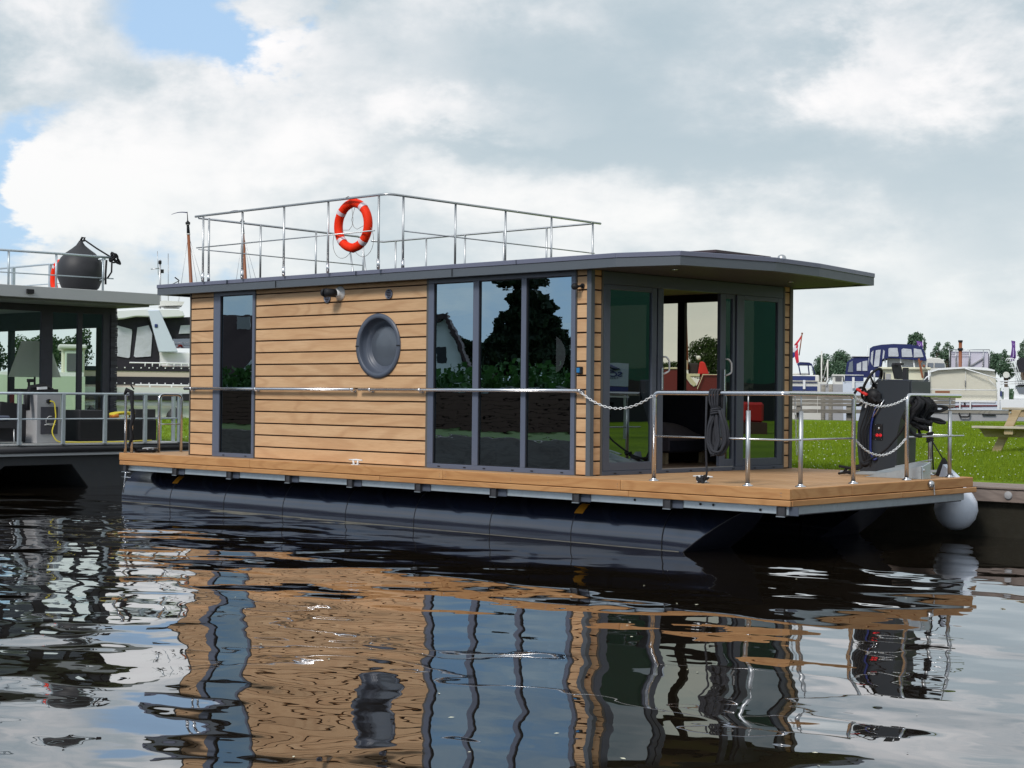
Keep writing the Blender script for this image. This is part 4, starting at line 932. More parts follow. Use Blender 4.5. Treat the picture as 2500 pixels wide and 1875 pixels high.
yc_ = MB().tube(bend([(-16.58, 1.48, .76), (-16.56, 1.56, .76), (-16.55, 1.59, .45), (-16.55, 1.50, .2), (-16.5, 1.58, .03), (-16.4, 2.0, .02), (-16.35, 3.0, .02), (-16.4, 3.3, .03), (-16.5, 3.6, .03)], .07, 4), .012, 7).build('power_cable', MAT['yellow'])
tag(yc_, 'yellow power cable plugged into the cabinet and trailed over the grey houseboat deck', 'cable')
pb = thing('planter_box', 'low black rectangular deck box holding a coil of yellow cable', 'deck box', (-16.75, 2.8, 0))
m = MB().box(-17.25, -16.62, 2.12, 3.80, .03, .42); m.build('box', MAT['black'], pb, bevel=.02, seg=2)
MB().box(-17.25, -16.62, 2.12, 2.75, .42, .60).box(-16.9, -16.66, 3.35, 3.8, .42, .62).build('box_back', MAT['rubber'], pb, bevel=.01)
m = MB(); rnd = random.Random(5)
for k in range(7): m.tube([(-16.74 + .05 * sin(a * 2 + k), 3.12 + (.22 + .012 * k) * cos(a), .47 + .06 * sin(a) + .005 * k) for a in [2 * pi * j / 20 for j in range(20)]], .017, 6, closed=True)
yc2 = m.build('cable_coil', MAT['yellow']); tag(yc2, 'coil of yellow and orange cable lying in the black deck box', 'cable')
m = MB().tube([(-16.7, 2.72, .46), (-16.7, 2.84, .47), (-16.68, 2.98, .50)], .035, 8); q_ = m.build('orange_plug', MAT['cable_orange'], yc2, local=True)
lmp = thing('floor_lamp', 'floor lamp with tapered cream shade inside the glass-fronted grey houseboat', 'lamp', (-19.0, 2.7, 0))
MB().lathe([(.26, 1.92), (.50, 1.22)], (-19.2, 2.72, 0), 'z', 28).build('lamp_shade', MAT['shade_cloth'], lmp)
MB().cyl((-19.2, 2.72, 0.02), (-19.2, 2.72, 1.9), .02, 8).lathe([(.16, .02), (.16, .05), (0, .05)], (-19.2, 2.72, 0), 'z', 20).build('lamp_stand', MAT['black'], lmp)
ch = thing('lounge_chair', 'dark lounge chair behind the railing at the left end of the grey houseboat deck', 'chair', (-16.9, .5, 0))
m = MB().box(-17.3, -16.7, -.2, .95, .28, .40).obox((-17.0, .95, .05), (-17.0, 1.02, .72), .55, .05, (1, 0, 0)); m.build('seat', MAT['rubber'], ch)
MB().box(-17.2, -16.75, -.2, .8, .41, .50).build('cushion', MAT['anthracite_light'], ch, bevel=.02)
m = MB()
for y in (-.15, .85): m.tube(bend([(-16.72, y, .28), (-16.7, y, .0), (-17.25, y, .0), (-17.25, y, .28)], .05, 3), .015, 6)
m.build('leg_frame', MAT['steel_dull'], ch)

# ================================================================== bearings: a spot given by image bearing and distance from the camera
RZ = math.atan2(_R.y, _R.x); R2 = V((cos(RZ), sin(RZ), 0)); F2 = V((-sin(RZ), cos(RZ), 0)); FPX = 3905.57
class Sight:
    def __init__(s, px, dist, turn=0.0):
        s.px, s.d = px, dist; p = CP + F2 * dist + R2 * ((px - 1250) / FPX * dist); b = (px - 1250) / FPX; s.k = 1 / sqrt(1 + b * b); s.loc = (p.x, p.y, WATER); s.rz = RZ + turn - math.atan(b)
    def X(s, px): return (px - s.px) * s.d / FPX * s.k
    def Z(s, py): return CP.z + (968.5 + .00973 * (s.px - 1250) - py) * s.d / FPX - WATER
    def thing(s, name, label, cat, group=None): return thing(name, label, cat, s.loc, s.rz, group)
def hull_x(mb, x0, x1, yc, beam, z0, z1, bow=1, rake=.9, n=14, sheer=.25):
    """hull seen from the side: length along local x, bow towards bow (+1 right, -1 left)"""
    def fn(u, v):
        t = u if bow > 0 else 1 - u; b = beam / 2 * (1 - max(0, (t - .55) / .45) ** 2.2) * (.72 + .28 * v ** .6); zz = z0 + (z1 + sheer * max(0, (t - .4) / .6) ** 2 - z0) * v
        x = x0 + (x1 - x0) * u; x += bow * rake * v * max(0, (t - .6) / .4) ** 1.5 * 1.0 - bow * rake * .5 * max(0, (t - .6) / .4)
        return x, b, zz
    for sgn in (-1, 1):
        mb.grid(lambda u, v: (lambda q: V((q[0], yc + sgn * q[1], q[2])))(fn(u, v)), n, 4)
    mb.grid(lambda u, v: (lambda q: V((q[0], yc + (2 * v - 1) * q[1], q[2] - .02)))(fn(u, 1)), n, 2)
    e = 0 if bow > 0 else 1
    mb.grid(lambda u, v: (lambda q: V((q[0], yc + (2 * u - 1) * q[1], q[2])))(fn(e, v)), 2, 4)
    return mb
def hull_y(mb, xc, beam, y0, y1, z0, z1, flare=.12, tumble=0.0):
    """hull seen from its stern: length along local y"""
    def fn(u, v):
        b = beam / 2 * (1 - max(0, (u - .5) / .5) ** 2) * (1 - flare + flare * v ** .6); return b, y0 + (y1 - y0) * u, z0 + (z1 - z0) * v
    for sgn in (-1, 1): mb.grid(lambda u, v: (lambda q: V((xc + sgn * q[0], q[1], q[2])))(fn(u, v)), 10, 4)
    mb.grid(lambda u, v: (lambda q: V((xc + (2 * u - 1) * q[0], q[1], q[2])))(fn(0, v)), 4, 4)
    mb.grid(lambda u, v: (lambda q: V((xc + (2 * v - 1) * q[0], q[1], q[2] - .02)))(fn(u, 1)), 10, 2)
    return mb
def pane(par, poly, y, mat='pane_boat', t=.03, name='window'):
    return MB().prism(poly, y - t, y, 'y').build(name, MAT[mat], par, local=True)

# ---- large white motor yacht behind the gap (left)
s = Sight(300, 52); X, Z = s.X, s.Z
my = s.thing('motor_yacht', 'large white motor yacht with black canopy and slanted arch between the two houseboats', 'motor yacht')
m = MB(); hull_x(m, X(120), X(760), 2.0, 3.9, -.25, Z(945), 1); hu = m.build('hull', MAT['white'], my, local=True)
MB().box(X(160), X(640), .02, .06, Z(977), Z(960)).build('hull_window_band', MAT['canvas_black'], hu, local=True)
MB().box(X(140), X(700), -.02, .05, Z(990), Z(984)).build('rub_rail', MAT['steel_dull'], hu, local=True)
MB().box(X(160), X(640), .3, 3.6, Z(945), Z(895)).build('cabin_side', MAT['beige'], my, local=True)
MB().box(X(160), X(640), .27, .3, Z(905), Z(894)).box(X(160), X(640), .27, .3, Z(939), Z(919)).build('canvas_band', MAT['canvas_black'], my, local=True)
m = MB()
for k in range(18):
    for py in (897, 935): m.box(X(284 + k * 20) - .02, X(284 + k * 20) + .02, .25, .27, Z(py) - .02, Z(py) + .02)
m.build('canvas_studs', MAT['white'], my, local=True)
MB().box(X(388), X(640), .6, 3.4, Z(893), Z(857)).build('flybridge_side', MAT['white'], my, local=True, bevel=.03)
MB().prism([(X(268), Z(757)), (X(359), Z(751)), (X(435), Z(750)), (X(445), Z(755)), (X(452), Z(768)), (X(440), Z(770)), (X(400), Z(773)), (X(360), Z(771)), (X(330), Z(771)), (X(300), Z(777)), (X(268), Z(781))], .2, 3.7, 'y').build('hardtop', MAT['white'], my, local=True, bevel=.03)
MB().prism([(X(359), Z(755)), (X(387), Z(754)), (X(435), Z(857)), (X(388), Z(858))], .15, .5, 'y').prism([(X(359), Z(755)), (X(387), Z(754)), (X(435), Z(857)), (X(388), Z(858))], 3.4, 3.7, 'y').box(X(362), X(384), .4, 3.5, Z(760), Z(756)).build('arch', MAT['white_blue'], my, local=True, bevel=.02)
MB().box(X(376), X(384), .12, .15, Z(798), Z(789)).build('arch_light', MAT['navy'], my, local=True, bevel=.02)
cv = MB().prism([(X(262), Z(781)), (X(300), Z(777)), (X(330), Z(771)), (X(361), Z(771)), (X(388), Z(858)), (X(397), Z(895)), (X(262), Z(897))], .6, 3.3, 'y').build('canopy', MAT['canvas_black'], my, local=True)
pane(cv, [(X(278), Z(796)), (X(284), Z(793)), (X(320), Z(802)), (X(321), Z(808)), (X(316), Z(871)), (X(312), Z(873)), (X(280), Z(868))], .59, 'plastic_clear')
pane(cv, [(X(334), Z(797)), (X(362), Z(791)), (X(371), Z(812)), (X(368), Z(868)), (X(330), Z(871)), (X(326), Z(868))], .59, 'plastic_clear')
cv2 = MB().prism([(X(395), Z(774)), (X(450), Z(769)), (X(520), Z(766)), (X(520), Z(818)), (X(421), Z(822))], .6, 3.3, 'y').build('canopy', MAT['canvas_black'], my, local=True)
pane(cv2, [(X(442), Z(790)), (X(470), Z(788)), (X(520), Z(790)), (X(520), Z(806)), (X(437), Z(811))], .59, 'plastic_clear')
pane(my, [(X(423), Z(822)), (X(480), Z(818)), (X(480), Z(846)), (X(432), Z(846))], 1.0, 'pane_boat', name='windscreen')
m = MB()
m.tube([(X(315), .3, Z(884.5)), (X(470), .3, Z(885)), (X(640), .3, Z(885))], .025, 6)
for k in range(9): m.cyl((X(354 + k * 18), .3, Z(885)), (X(354 + k * 18), .3, Z(895)), .02, 6)
m.tube([(X(330), .1, Z(939)), (X(640), .1, Z(940))], .03, 6)
for px in (366, 420, 480): m.cyl((X(px), .1, Z(939)), (X(px), .1, Z(948)), .03, 6)
m.build('guard_rail', MAT['white'], my, local=True)
m = MB().cyl((X(392), 1.6, Z(757)), (X(390), 1.6, Z(622)), .035, 6).cyl((X(386), 1.6, Z(660)), (X(383), 1.6, Z(600)), .012, 5).tube([(X(367), 1.6, Z(646)), (X(391), 1.6, Z(643))], .022, 6).cyl((X(413), 1.8, Z(757)), (X(411), 1.8, Z(604)), .014, 5)
mast = m.build('aerial_mast', MAT['steel_dull'], my, local=True)
MB().cyl((X(390), 1.6, Z(632)), (X(390), 1.6, Z(624)), .055, 10).box(X(392), X(400), 1.55, 1.7, Z(655), Z(646)).tube([(X(400), 1.6, Z(694)), (X(437), 1.6, Z(675)), (X(440), 1.6, Z(672))], .014, 5).obox((X(428), 1.6, Z(665)), (X(438), 1.6, Z(672)), .02, .04).cyl((X(438), 1.6, Z(672)), (X(438), 1.6, Z(684)), .015, 5).ell((X(435), 1.6, Z(684)), .03, .03, .03, 6, 4).ell((X(440), 1.6, Z(684)), .03, .03, .03, 6, 4).build('instruments', MAT['black'], mast, local=True)
MB().prism([(X(388), Z(742)), (X(394), Z(740)), (X(447), Z(738)), (X(452), Z(729)), (X(400), Z(727)), (X(388), Z(730))], 1.0, 2.2, 'y').lathe([(.30, Z(742)), (.16, Z(748)), (.08, Z(752))], (X(420), 1.6, 0), 'z', 16).build('radar', MAT['offwhite'], my, local=True)
m = MB().lathe([(0, -.28), (.18, -.22), (.27, -.05), (.22, .12), (.08, .27), (.04, .34), (0, .35)], (X(426), -.15, Z(1016)), 'z', 16); m.build('fender', MAT['rubber'], my, local=True)
m = MB().lathe([(0, -.28), (.18, -.22), (.27, -.05), (.22, .12), (.08, .27), (.04, .34), (0, .35)], (X(223), -.2, Z(1016)), 'z', 16); m.build('fender', MAT['rubber'], my, local=True)

# ---- cream cruiser seen through the neighbour's glass
s = Sight(120, 50); X, Z = s.X, s.Z
cc = s.thing('cabin_cruiser', 'cream cabin cruiser seen through the glass of the grey houseboat, left of the white yacht', 'boat')
m = MB(); hull_x(m, X(-130), X(208), 1.6, 3.2, -.2, Z(918), -1); hu = m.build('hull', MAT['cream_green'], cc, local=True)
m = MB().box(X(-20), X(205), .4, 2.8, Z(918), Z(908)); m.build('deck', MAT['offwhite'], cc, local=True)
cab = MB().box(X(150), X(207), .5, 2.8, Z(918), Z(842)).build('wheelhouse', MAT['cream'], cc, local=True, bevel=.05)
MB().box(X(141), X(212), .35, 2.9, Z(850), Z(839)).build('wheelhouse_roof', MAT['offwhite'], cc, local=True, bevel=.04)
fr_ = MB().box(X(158), X(204), .44, .5, Z(911), Z(855)).build('window_frame', MAT['cream_green'], cab, local=True, bevel=.06)
pane(cab, [(X(163), Z(905)), (X(200), Z(905)), (X(200), Z(861)), (X(163), Z(861))], .43, 'interior')
MB().tube([(X(-100), .2, Z(949)), (X(150), .2, Z(949))], .02, 5).box(X(60), X(67), .1, .2, Z(938), Z(930)).build('fittings', MAT['white'], cc, local=True)
s2 = Sight(225, 49); m = MB()

# ---- the two tall brown masts of traditional barges (left)
def barge(px, dist, label, top_py, tip_px, base_px, col_py):
    s = Sight(px, dist); X, Z = s.X, s.Z
    t = s.thing('sailing_barge', label, 'sailing barge', 'traditional sailing barges far behind')
    m = MB(); hull_x(m, -9, 9, 0, 4.2, -.3, 1.3, 1); m.build('hull', MAT['maroon'], t, local=True)
    pt = lambda py: V((X(base_px) + (X(tip_px) - X(base_px)) * (700 - py) / (700 - top_py), 0, Z(py)))
    MB().tube([pt(950), pt(col_py)], [.20, .12], 8).build('mast', MAT['mast_brown'], t, local=True)
    MB().tube([pt(col_py), pt(top_py + 22)], [.14, .09], 8).tube([pt(top_py + 22), pt(top_py)], [.05, .03], 6).cyl(pt(col_py - 26), pt(col_py - 31), .19, 8).build('mast_top', MAT['black'], t, local=True)
    MB().cyl(pt(col_py), pt(col_py - 3), .15, 8).cyl(pt(col_py - 24), pt(col_py - 27), .17, 8).build('mast_band', MAT['offwhite'], t, local=True)
    p = pt(top_py); MB().grid(lambda u, v: p + V((-u * 1.25, 0, -.02 - .10 * sin(u * 3.1) * -1 - u * .22 - v * .09 * (1 - .6 * u))), 10, 1).build('pennant', MAT['canvas_navy'], t, local=True)
    m = MB()
    for dx in (-1.1, .9, 1.6): m.tube([pt(col_py), V((X(base_px) + dx, .2, Z(760)))], .018, 4)
    m.build('shrouds', MAT['steel_dull'], t, local=True)
barge(462, 130, 'sailing barge whose brown, black-topped mast stands left of the roof railing', 517, 452, 464, 573)
barge(594, 131, 'sailing barge whose brown mast shows through the left end of the roof railing', 513, 585, 597, 570)

# ---- maroon boat seen through the saloon windows
s = Sight(1690, 62); X, Z = s.X, s.Z
mb_ = s.thing('sailing_boat', 'maroon sailing boat with brown mast seen through the timber houseboat saloon windows', 'sailing boat')
m = MB().prism([(X(1470), Z(899)), (X(1652), Z(899)), (X(1668), Z(915)), (X(1690), Z(943)), (X(1700), Z(943)), (X(1712), Z(915)), (X(1790), Z(914)), (X(1800), Z(990)), (X(1480), Z(990))], .3, 4.0, 'y').build('hull', MAT['maroon'], mb_, local=True, bevel=.04)
MB().obox((X(1666), .26, Z(906)), (X(1697), .26, Z(941)), .05, .16).box(X(1622), X(1652), .24, .3, Z(901), Z(897)).box(X(1470), X(1622), .24, .3, Z(901), Z(898)).obox((X(1702), .2, Z(950)), (X(1716), .2, Z(915)), .05, .03).box(X(1714), X(1790), .2, .26, Z(915), Z(913)).box(X(1676), X(1708), .3, 2.0, Z(919), Z(912)).build('cream_trim', MAT['cream'], mb_, local=True, bevel=.01)
MB().tube([(X(1675), 1.5, Z(900)), (X(1671), 1.5, Z(790)), (X(1668), 1.5, Z(655))], [.09, .08, .06], 8).build('mast', MAT['mast_brown'], mb_, local=True)
MB().box(X(1666), X(1678), 1.2, 1.6, Z(903), Z(876)).build('winch_post', MAT['cream'], mb_, local=True, bevel=.05)
MB().ell((X(1705), 1.0, Z(872)), .09, .09, .09).build('lamp', MAT['white'], mb_, local=True)
MB().box(X(1680), X(1706), 1.5, 3, Z(915), Z(884)).build('cabin', MAT['interior_dark'], mb_, local=True, bevel=.05)
MB().prism([(X(1703), Z(914)), (X(1708), Z(880)), (X(1720), Z(882)), (X(1732), Z(914))], 1.0, 1.8, 'y').build('folded_sail', MAT['red'], mb_, local=True, bevel=.05)

# ---- boats on the right
s = Sight(1965, 110); X, Z = s.X, s.Z
b1 = s.thing('motor_boat', 'white and navy motor boat with a drooping red, white and blue flag at its stern', 'motor boat')
m = MB(); hull_y(m, X(1960), 3.4, 0, 11, -.2, Z(932)); hu = m.build('hull', MAT['offwhite'], b1, local=True)
MB().box(X(1915), X(1990), -.03, .0, Z(929), Z(918)).box(X(1915), X(1995), -.03, -.0, Z(954), Z(943)).build('hull_stripe', MAT['navy'], hu, local=True)
MB().box(X(1930), X(2000), .5, 7, Z(932), Z(915)).box(X(1935), X(1975), 1, 7, Z(915), Z(910)).build('cabin', MAT['offwhite'], b1, local=True, bevel=.08)
MB().prism([(X(1945), Z(887)), (X(1952), Z(883)), (X(1975), Z(884)), (X(1981), Z(887)), (X(1980), Z(889)), (X(1946), Z(889))], 1, 5, 'y').build('canopy', MAT['canvas_navy'], b1, local=True)
m = MB()
for a, b in ((1948, 1955), (1972, 1976), (1931, 1931), (1980, 1992)): m.tube([(X(a), 1, Z(887)), (X(b), 1, Z(920))], .045, 5)
m.box(X(1915), X(1995), -.1, -.05, Z(934), Z(932)); m.build('canopy_frame', MAT['canvas_navy'], b1, local=True)
MB().box(X(1960), X(1966), -.12, -.03, Z(950), Z(928)).build('stern_ladder', MAT['white'], b1, local=True)
fl = MB().tube([(X(1950), -.3, Z(868)), (X(1957), -.3, Z(815))], .04, 5).ell((X(1957), -.3, Z(814.5)), .07, .07, .07, 6, 4)
flag_ = fl.build('flag_pole', MAT['mast_brown'], b1, local=True)
def cloth(poly_t, poly_b, y, mat):
    n = len(poly_t); m = MB(); vs = []
    for i, (a, b) in enumerate(zip(poly_t, poly_b)): vs += [(X(a[0]), y + .12 * sin(i * 2.1), Z(a[1])), (X(b[0]), y + .12 * sin(i * 2.1 + 1), Z(b[1]))]
    m.add(vs, [(2 * i, 2 * i + 2, 2 * i + 3, 2 * i + 1) for i in range(n - 1)], True); m.build('flag_cloth', MAT[mat], b1, local=True)
cloth([(1956, 817), (1949, 828), (1943, 836), (1938, 842)], [(1955, 826), (1951, 833), (1946, 840), (1939, 845)], -.3, 'flag_red')
cloth([(1945, 836), (1941, 842), (1936, 849), (1931, 857)], [(1948, 845), (1946, 852), (1941, 858), (1933, 868)], -.35, 'flag_white')
cloth([(1946, 851), (1940, 857), (1934, 862), (1929, 869)], [(1947, 860), (1943, 868), (1938, 873), (1933, 876)], -.38, 'flag_blue')
cloth([(1947, 838), (1947, 850), (1948, 865), (1950, 885)], [(1943, 845), (1940, 860), (1940, 874), (1944, 888)], -.42, 'flag_red')

s = Sight(2030, 104); X, Z = s.X, s.Z
b2 = s.thing('motor_boat', 'small grey-beige cabin boat moored between the flag boat and the navy-canopied cruiser', 'motor boat')
m = MB(); hull_y(m, X(2040), 2.0, 0, 7, -.2, Z(938)); m.build('hull', MAT['concrete'], b2, local=True)
cb = MB().box(X(2032), X(2058), .6, 4, Z(940), Z(916)).box(X(2030), X(2062), .5, 4.1, Z(918), Z(914)).build('cabin', MAT['offwhite'], b2, local=True, bevel=.03)
pane(cb, [(X(2039), Z(930)), (X(2054), Z(930)), (X(2054), Z(920)), (X(2039), Z(920))], .58, 'interior')
MB().tube([(X(2018), 0, Z(945)), (X(2022), 0, Z(925)), (X(2030), .2, Z(922))], .04, 5).build('rail', MAT['steel_dull'], b2, local=True)

s = Sight(2090, 92); X, Z = s.X, s.Z
b3 = s.thing('motor_boat', 'white cruiser with navy canopy and covered cockpit, left of the blue-canopied yacht', 'motor boat')
m = MB(); hull_y(m, X(2095), 1.75, 0, 9, -.2, Z(932)); m.build('hull', MAT['white_blue'], b3, local=True)
MB().box(X(2062), X(2108), -.05, .02, Z(931), Z(916)).build('cockpit_cover', MAT['navy'], b3, local=True)
cvb = MB().prism([(X(2062), Z(920)), (X(2067), Z(884)), (X(2078), Z(875)), (X(2100), Z(870)), (X(2120), Z(869)), (X(2120), Z(920))], .3, 3.5, 'y').build('canopy', MAT['canvas_navy'], b3, local=True)
pane(cvb, [(X(2069), Z(908)), (X(2073), Z(885)), (X(2081), Z(880)), (X(2082), Z(908))], .29, 'pane_boat'); pane(cvb, [(X(2091), Z(905)), (X(2091), Z(888)), (X(2102), Z(883)), (X(2102), Z(905))], .29, 'plastic_clear'); pane(cvb, [(X(2105), Z(905)), (X(2105), Z(882)), (X(2117), Z(880)), (X(2117), Z(905))], .29, 'plastic_clear')
MB().box(X(2078), X(2122), .2, 4, Z(870), Z(868)).cyl((X(2118), 2, Z(868)), (X(2118), 2, Z(841)), .03, 5).build('roof_rail', MAT['white'], b3, local=True)
MB().box(X(2080), X(2086), -.15, -.06, Z(948), Z(921)).tube([(X(2061), -.1, Z(916)), (X(2108), -.1, Z(916))], .025, 5).tube([(X(2061), -.1, Z(916)), (X(2061), -.1, Z(932))], .025, 5).build('stern_gear', MAT['white'], b3, local=True)

s = Sight(2190, 84); X, Z = s.X, s.Z
b4 = s.thing('motor_yacht', 'cream motor yacht with tall royal-blue canopy behind the steering console', 'motor yacht')
m = MB(); hull_y(m, X(2190), 3.5, 0, 11, -.2, Z(948)); m.build('hull', MAT['offwhite'], b4, local=True)
ac = MB().box(X(2148), X(2268), .4, 8, Z(950), Z(898)).build('aft_cabin', MAT['cream'], b4, local=True, bevel=.08)
MB().box(X(2143), X(2272), .2, 8, Z(902), Z(896)).build('cabin_roof', MAT['cream'], b4, local=True, bevel=.03)
pane(ac, [(X(2154), Z(938)), (X(2160), Z(938)), (X(2160), Z(909)), (X(2156), Z(909))], .39, 'interior_dark'); pane(ac, [(X(2162), Z(938)), (X(2174), Z(938)), (X(2174), Z(912)), (X(2162), Z(912))], .39, 'concrete')
pane(ac, [(X(2187), Z(924)), (X(2205), Z(924)), (X(2212), Z(916)), (X(2212), Z(908)), (X(2187), Z(908))], .39, 'interior'); pane(ac, [(X(2256), Z(934)), (X(2268), Z(934)), (X(2268), Z(908)), (X(2256), Z(908))], .39, 'interior_dark')
cvy = MB().prism([(X(2118), Z(918)), (X(2122), Z(850)), (X(2130), Z(845)), (X(2150), Z(841)), (X(2180), Z(839)), (X(2220), Z(840)), (X(2250), Z(846)), (X(2257), Z(860)), (X(2262), Z(878)), (X(2260), Z(880)), (X(2170), Z(873)), (X(2153), Z(878)), (X(2145), Z(920))], .3, 4.0, 'y').build('canopy', MAT['canvas_navy'], b4, local=True)
for poly in ([(2124, 882), (2126, 860), (2131, 855), (2129, 893)], [(2132, 896), (2137, 855), (2149, 853), (2145, 894)], [(2153, 877), (2155, 853), (2159, 857), (2157, 874)], [(2168, 870), (2168, 851), (2171, 849), (2190, 849), (2193, 868), (2192, 870)], [(2201, 871), (2200, 853), (2204, 850), (2224, 852), (2227, 871)], [(2230, 872), (2230, 850), (2248, 853), (2254, 871)]):
    pane(cvy, [(X(a), Z(b)) for a, b in poly], .29, 'plastic_clear')
m = MB()
for a in (2162, 2200, 2232): m.obox((X(a), .5, Z(898)), (X(a - 3), .5, Z(873)), .05, .07, (1, 0, 0))
m.build('windscreen_frame', MAT['white'], b4, local=True)
pane(b4, [(X(2165), Z(897)), (X(2165), Z(874)), (X(2262), Z(878)), (X(2260), Z(897))], .9, 'plastic_clear', name='windscreen')
MB().tube(bend([(X(2126), -.1, Z(940)), (X(2126), -.1, Z(906)), (X(2134), -.1, Z(907)), (X(2134), -.1, Z(935))], .1, 3), .05, 6).tube([(X(2142), -.1, Z(940)), (X(2148), -.1, Z(922))], .04, 5).tube([(X(2252), -.1, Z(932)), (X(2262), -.1, Z(920)), (X(2272), -.1, Z(915))], .04, 5).build('rails', MAT['white'], b4, local=True)
m = MB().obox((X(2242), .1, Z(875)), (X(2252), .1, Z(922)), .10, .10).obox((X(2250), .1, Z(880)), (X(2243), .1, Z(890)), .06, .06).ell((X(2255), .1, Z(893)), .07, .07, .07); m.build('davit', MAT['mast_brown'], b4, local=True)

s = Sight(2290, 100); X, Z = s.X, s.Z
b5 = s.thing('cabin_boat', 'rounded white cabin roof with pale windows rising behind the blue-canopied yacht', 'boat')
cb = MB().prism([(X(2258), Z(945)), (X(2259), Z(876)), (X(2270), Z(873)), (X(2293), Z(874)), (X(2303), Z(880)), (X(2308), Z(892)), (X(2310), Z(945))], 0, 4, 'y').build('cabin', MAT['offwhite'], b5, local=True, bevel=.04)
MB().box(X(2255), X(2312), -.5, 6, -.2, Z(945)).build('hull', MAT['offwhite'], b5, local=True)
pane(cb, [(X(2264), Z(897)), (X(2264), Z(886)), (X(2278), Z(886)), (X(2278), Z(897))], -.01, 'pane_boat'); pane(cb, [(X(2281), Z(897)), (X(2281), Z(886)), (X(2305), Z(887)), (X(2306), Z(897))], -.01, 'pane_boat')

s = Sight(2365, 120); X, Z = s.X, s.Z
b6 = s.thing('house_barge', 'pale lilac box-shaped houseboat with roof scaffolding rails behind the cream canvas barge', 'houseboat')
bx = MB().box(X(2321), X(2412), 0, 8, 0, Z(858)).build('wall', MAT['lilac_panel'], b6, local=True)
MB().box(X(2317), X(2320.5), -.1, 8, 0, Z(856)).box(X(2412.5), X(2415), 1, 8, 0, Z(862)).build('end_trim', MAT['interior'], b6, local=True)
m = MB().tube([(X(2317), -.2, Z(854)), (X(2415), -.2, Z(854))], .035, 5).tube([(X(2321), -.2, Z(865)), (X(2367), -.2, Z(865))], .025, 5)
for a in (2317, 2333, 2366, 2399.5, 2415): m.cyl((X(a), -.2, Z(854)), (X(a), -.2, Z(895)), .03, 5)
m.build('railing', MAT['steel_dull'], b6, local=True)
MB().prism([(X(2332), Z(896)), (X(2332), Z(869)), (X(2334), Z(869)), (X(2337), Z(896))], -.15, -.05, 'y').prism([(X(2362), Z(896)), (X(2365), Z(869)), (X(2367), Z(869)), (X(2368), Z(896))], -.15, -.05, 'y').prism([(X(2397), Z(896)), (X(2399), Z(869)), (X(2400.5), Z(869)), (X(2400.5), Z(896))], -.15, -.05, 'y').prism([(X(2367), Z(893)), (X(2399), Z(873)), (X(2399), Z(876)), (X(2367), Z(896))], -.15, -.05, 'y').build('struts', MAT['concrete'], b6, local=True)
o = s.thing('mast', 'stout red-brown mast with black cap standing in front of the lilac houseboat', 'mast')
MB().cyl((X(2344), -2, -.3), (X(2344), -2, Z(838)), .13, 10).build('pole', MAT['mast_brown'], o, local=True)
MB().cyl((X(2344), -2, Z(838)), (X(2344), -2, Z(833)), .17, 10).cyl((X(2344), -2, Z(858)), (X(2344), -2, Z(852)), .2, 10).build('cap', MAT['black'], o, local=True)

s = Sight(2355, 72); X, Z = s.X, s.Z
b7 = s.thing('covered_barge', 'wide white boat whose stern is wrapped in a cream canvas cover, moored at the jetty', 'boat')
m = MB(); hull_y(m, X(2357), X(2448) - X(2266), 0, 12, -.3, Z(978)); hu = m.build('hull', MAT['white_blue'], b7, local=True)
MB().prism([(X(2300), Z(998)), (X(2300), Z(993)), (X(2350), Z(989)), (X(2434), Z(988)), (X(2434), Z(991)), (X(2350), Z(993))], -.04, .0, 'y').build('hull_stripe', MAT['maroon'], hu, local=True)
MB().prism([(X(2272), Z(980)), (X(2268), Z(925)), (X(2274), Z(905)), (X(2300), Z(899)), (X(2355), Z(896)), (X(2400), Z(898)), (X(2424), Z(902)), (X(2430), Z(915)), (X(2436), Z(980))], .1, 6, 'y').build('canvas_cover', MAT['canvas_cream'], b7, local=True, bevel=.05)
MB().prism([(X(2268), Z(907)), (X(2290), Z(899)), (X(2355), Z(895.5)), (X(2405), Z(897)), (X(2428), Z(903)), (X(2428), Z(906)), (X(2355), Z(899.5)), (X(2290), Z(904)), (X(2270), Z(910))], -.1, 6, 'y').box(X(2270), X(2430), -.05, .12, Z(982), Z(977)).build('cover_edge', MAT['white'], b7, local=True)
m = MB().tube([(X(2255), -.2, Z(951)), (X(2432), -.2, Z(952))], .022, 5).tube([(X(2356), -.1, Z(900)), (X(2436), -.3, Z(925))], .025, 5).tube([(X(2410), -.1, Z(922)), (X(2432), -.3, Z(945))], .012, 4).tube([(X(2357), .05, Z(900)), (X(2357), .05, Z(952))], .008, 4)
for a in (2343.5, 2369): m.box(X(a) - .03, X(a) + .03, -.2, -.14, Z(999), Z(978))
m.box(X(2434), X(2440), -.35, -.25, Z(998), Z(923)); m.tube([(X(2268), -.1, Z(950)), (X(2266), -.1, Z(905))], .03, 5)
m.build('rails', MAT['white'], b7, local=True)
MB().box(X(2355.5), X(2358), .06, .09, Z(945), Z(929)).box(X(2353), X(2357), -.1, -.05, Z(988), Z(982)).build('buckle', MAT['black'], b7, local=True)
MB().box(X(2283), X(2319), -.5, -.35, Z(960), Z(955)).build('name_board', MAT['mast_brown'], b7, local=True)
s = Sight(2480, 66); X, Z = s.X, s.Z
b8 = s.thing('motor_boat', 'white motor boat with tubular rack and small dish behind the picnic table', 'motor boat')
m = MB(); hull_y(m, X(2510), 2.2, 0, 8, -.3, Z(975)); m.build('hull', MAT['white'], b8, local=True)
MB().prism([(X(2474), Z(975)), (X(2478), Z(940)), (X(2495), Z(929)), (X(2530), Z(925)), (X(2530), Z(975))], .3, 5, 'y').build('cabin', MAT['white'], b8, local=True, bevel=.04)
pane(b8, [(X(2487), Z(960)), (X(2480), Z(946)), (X(2530), Z(944)), (X(2530), Z(962))], .28, 'pane_boat')
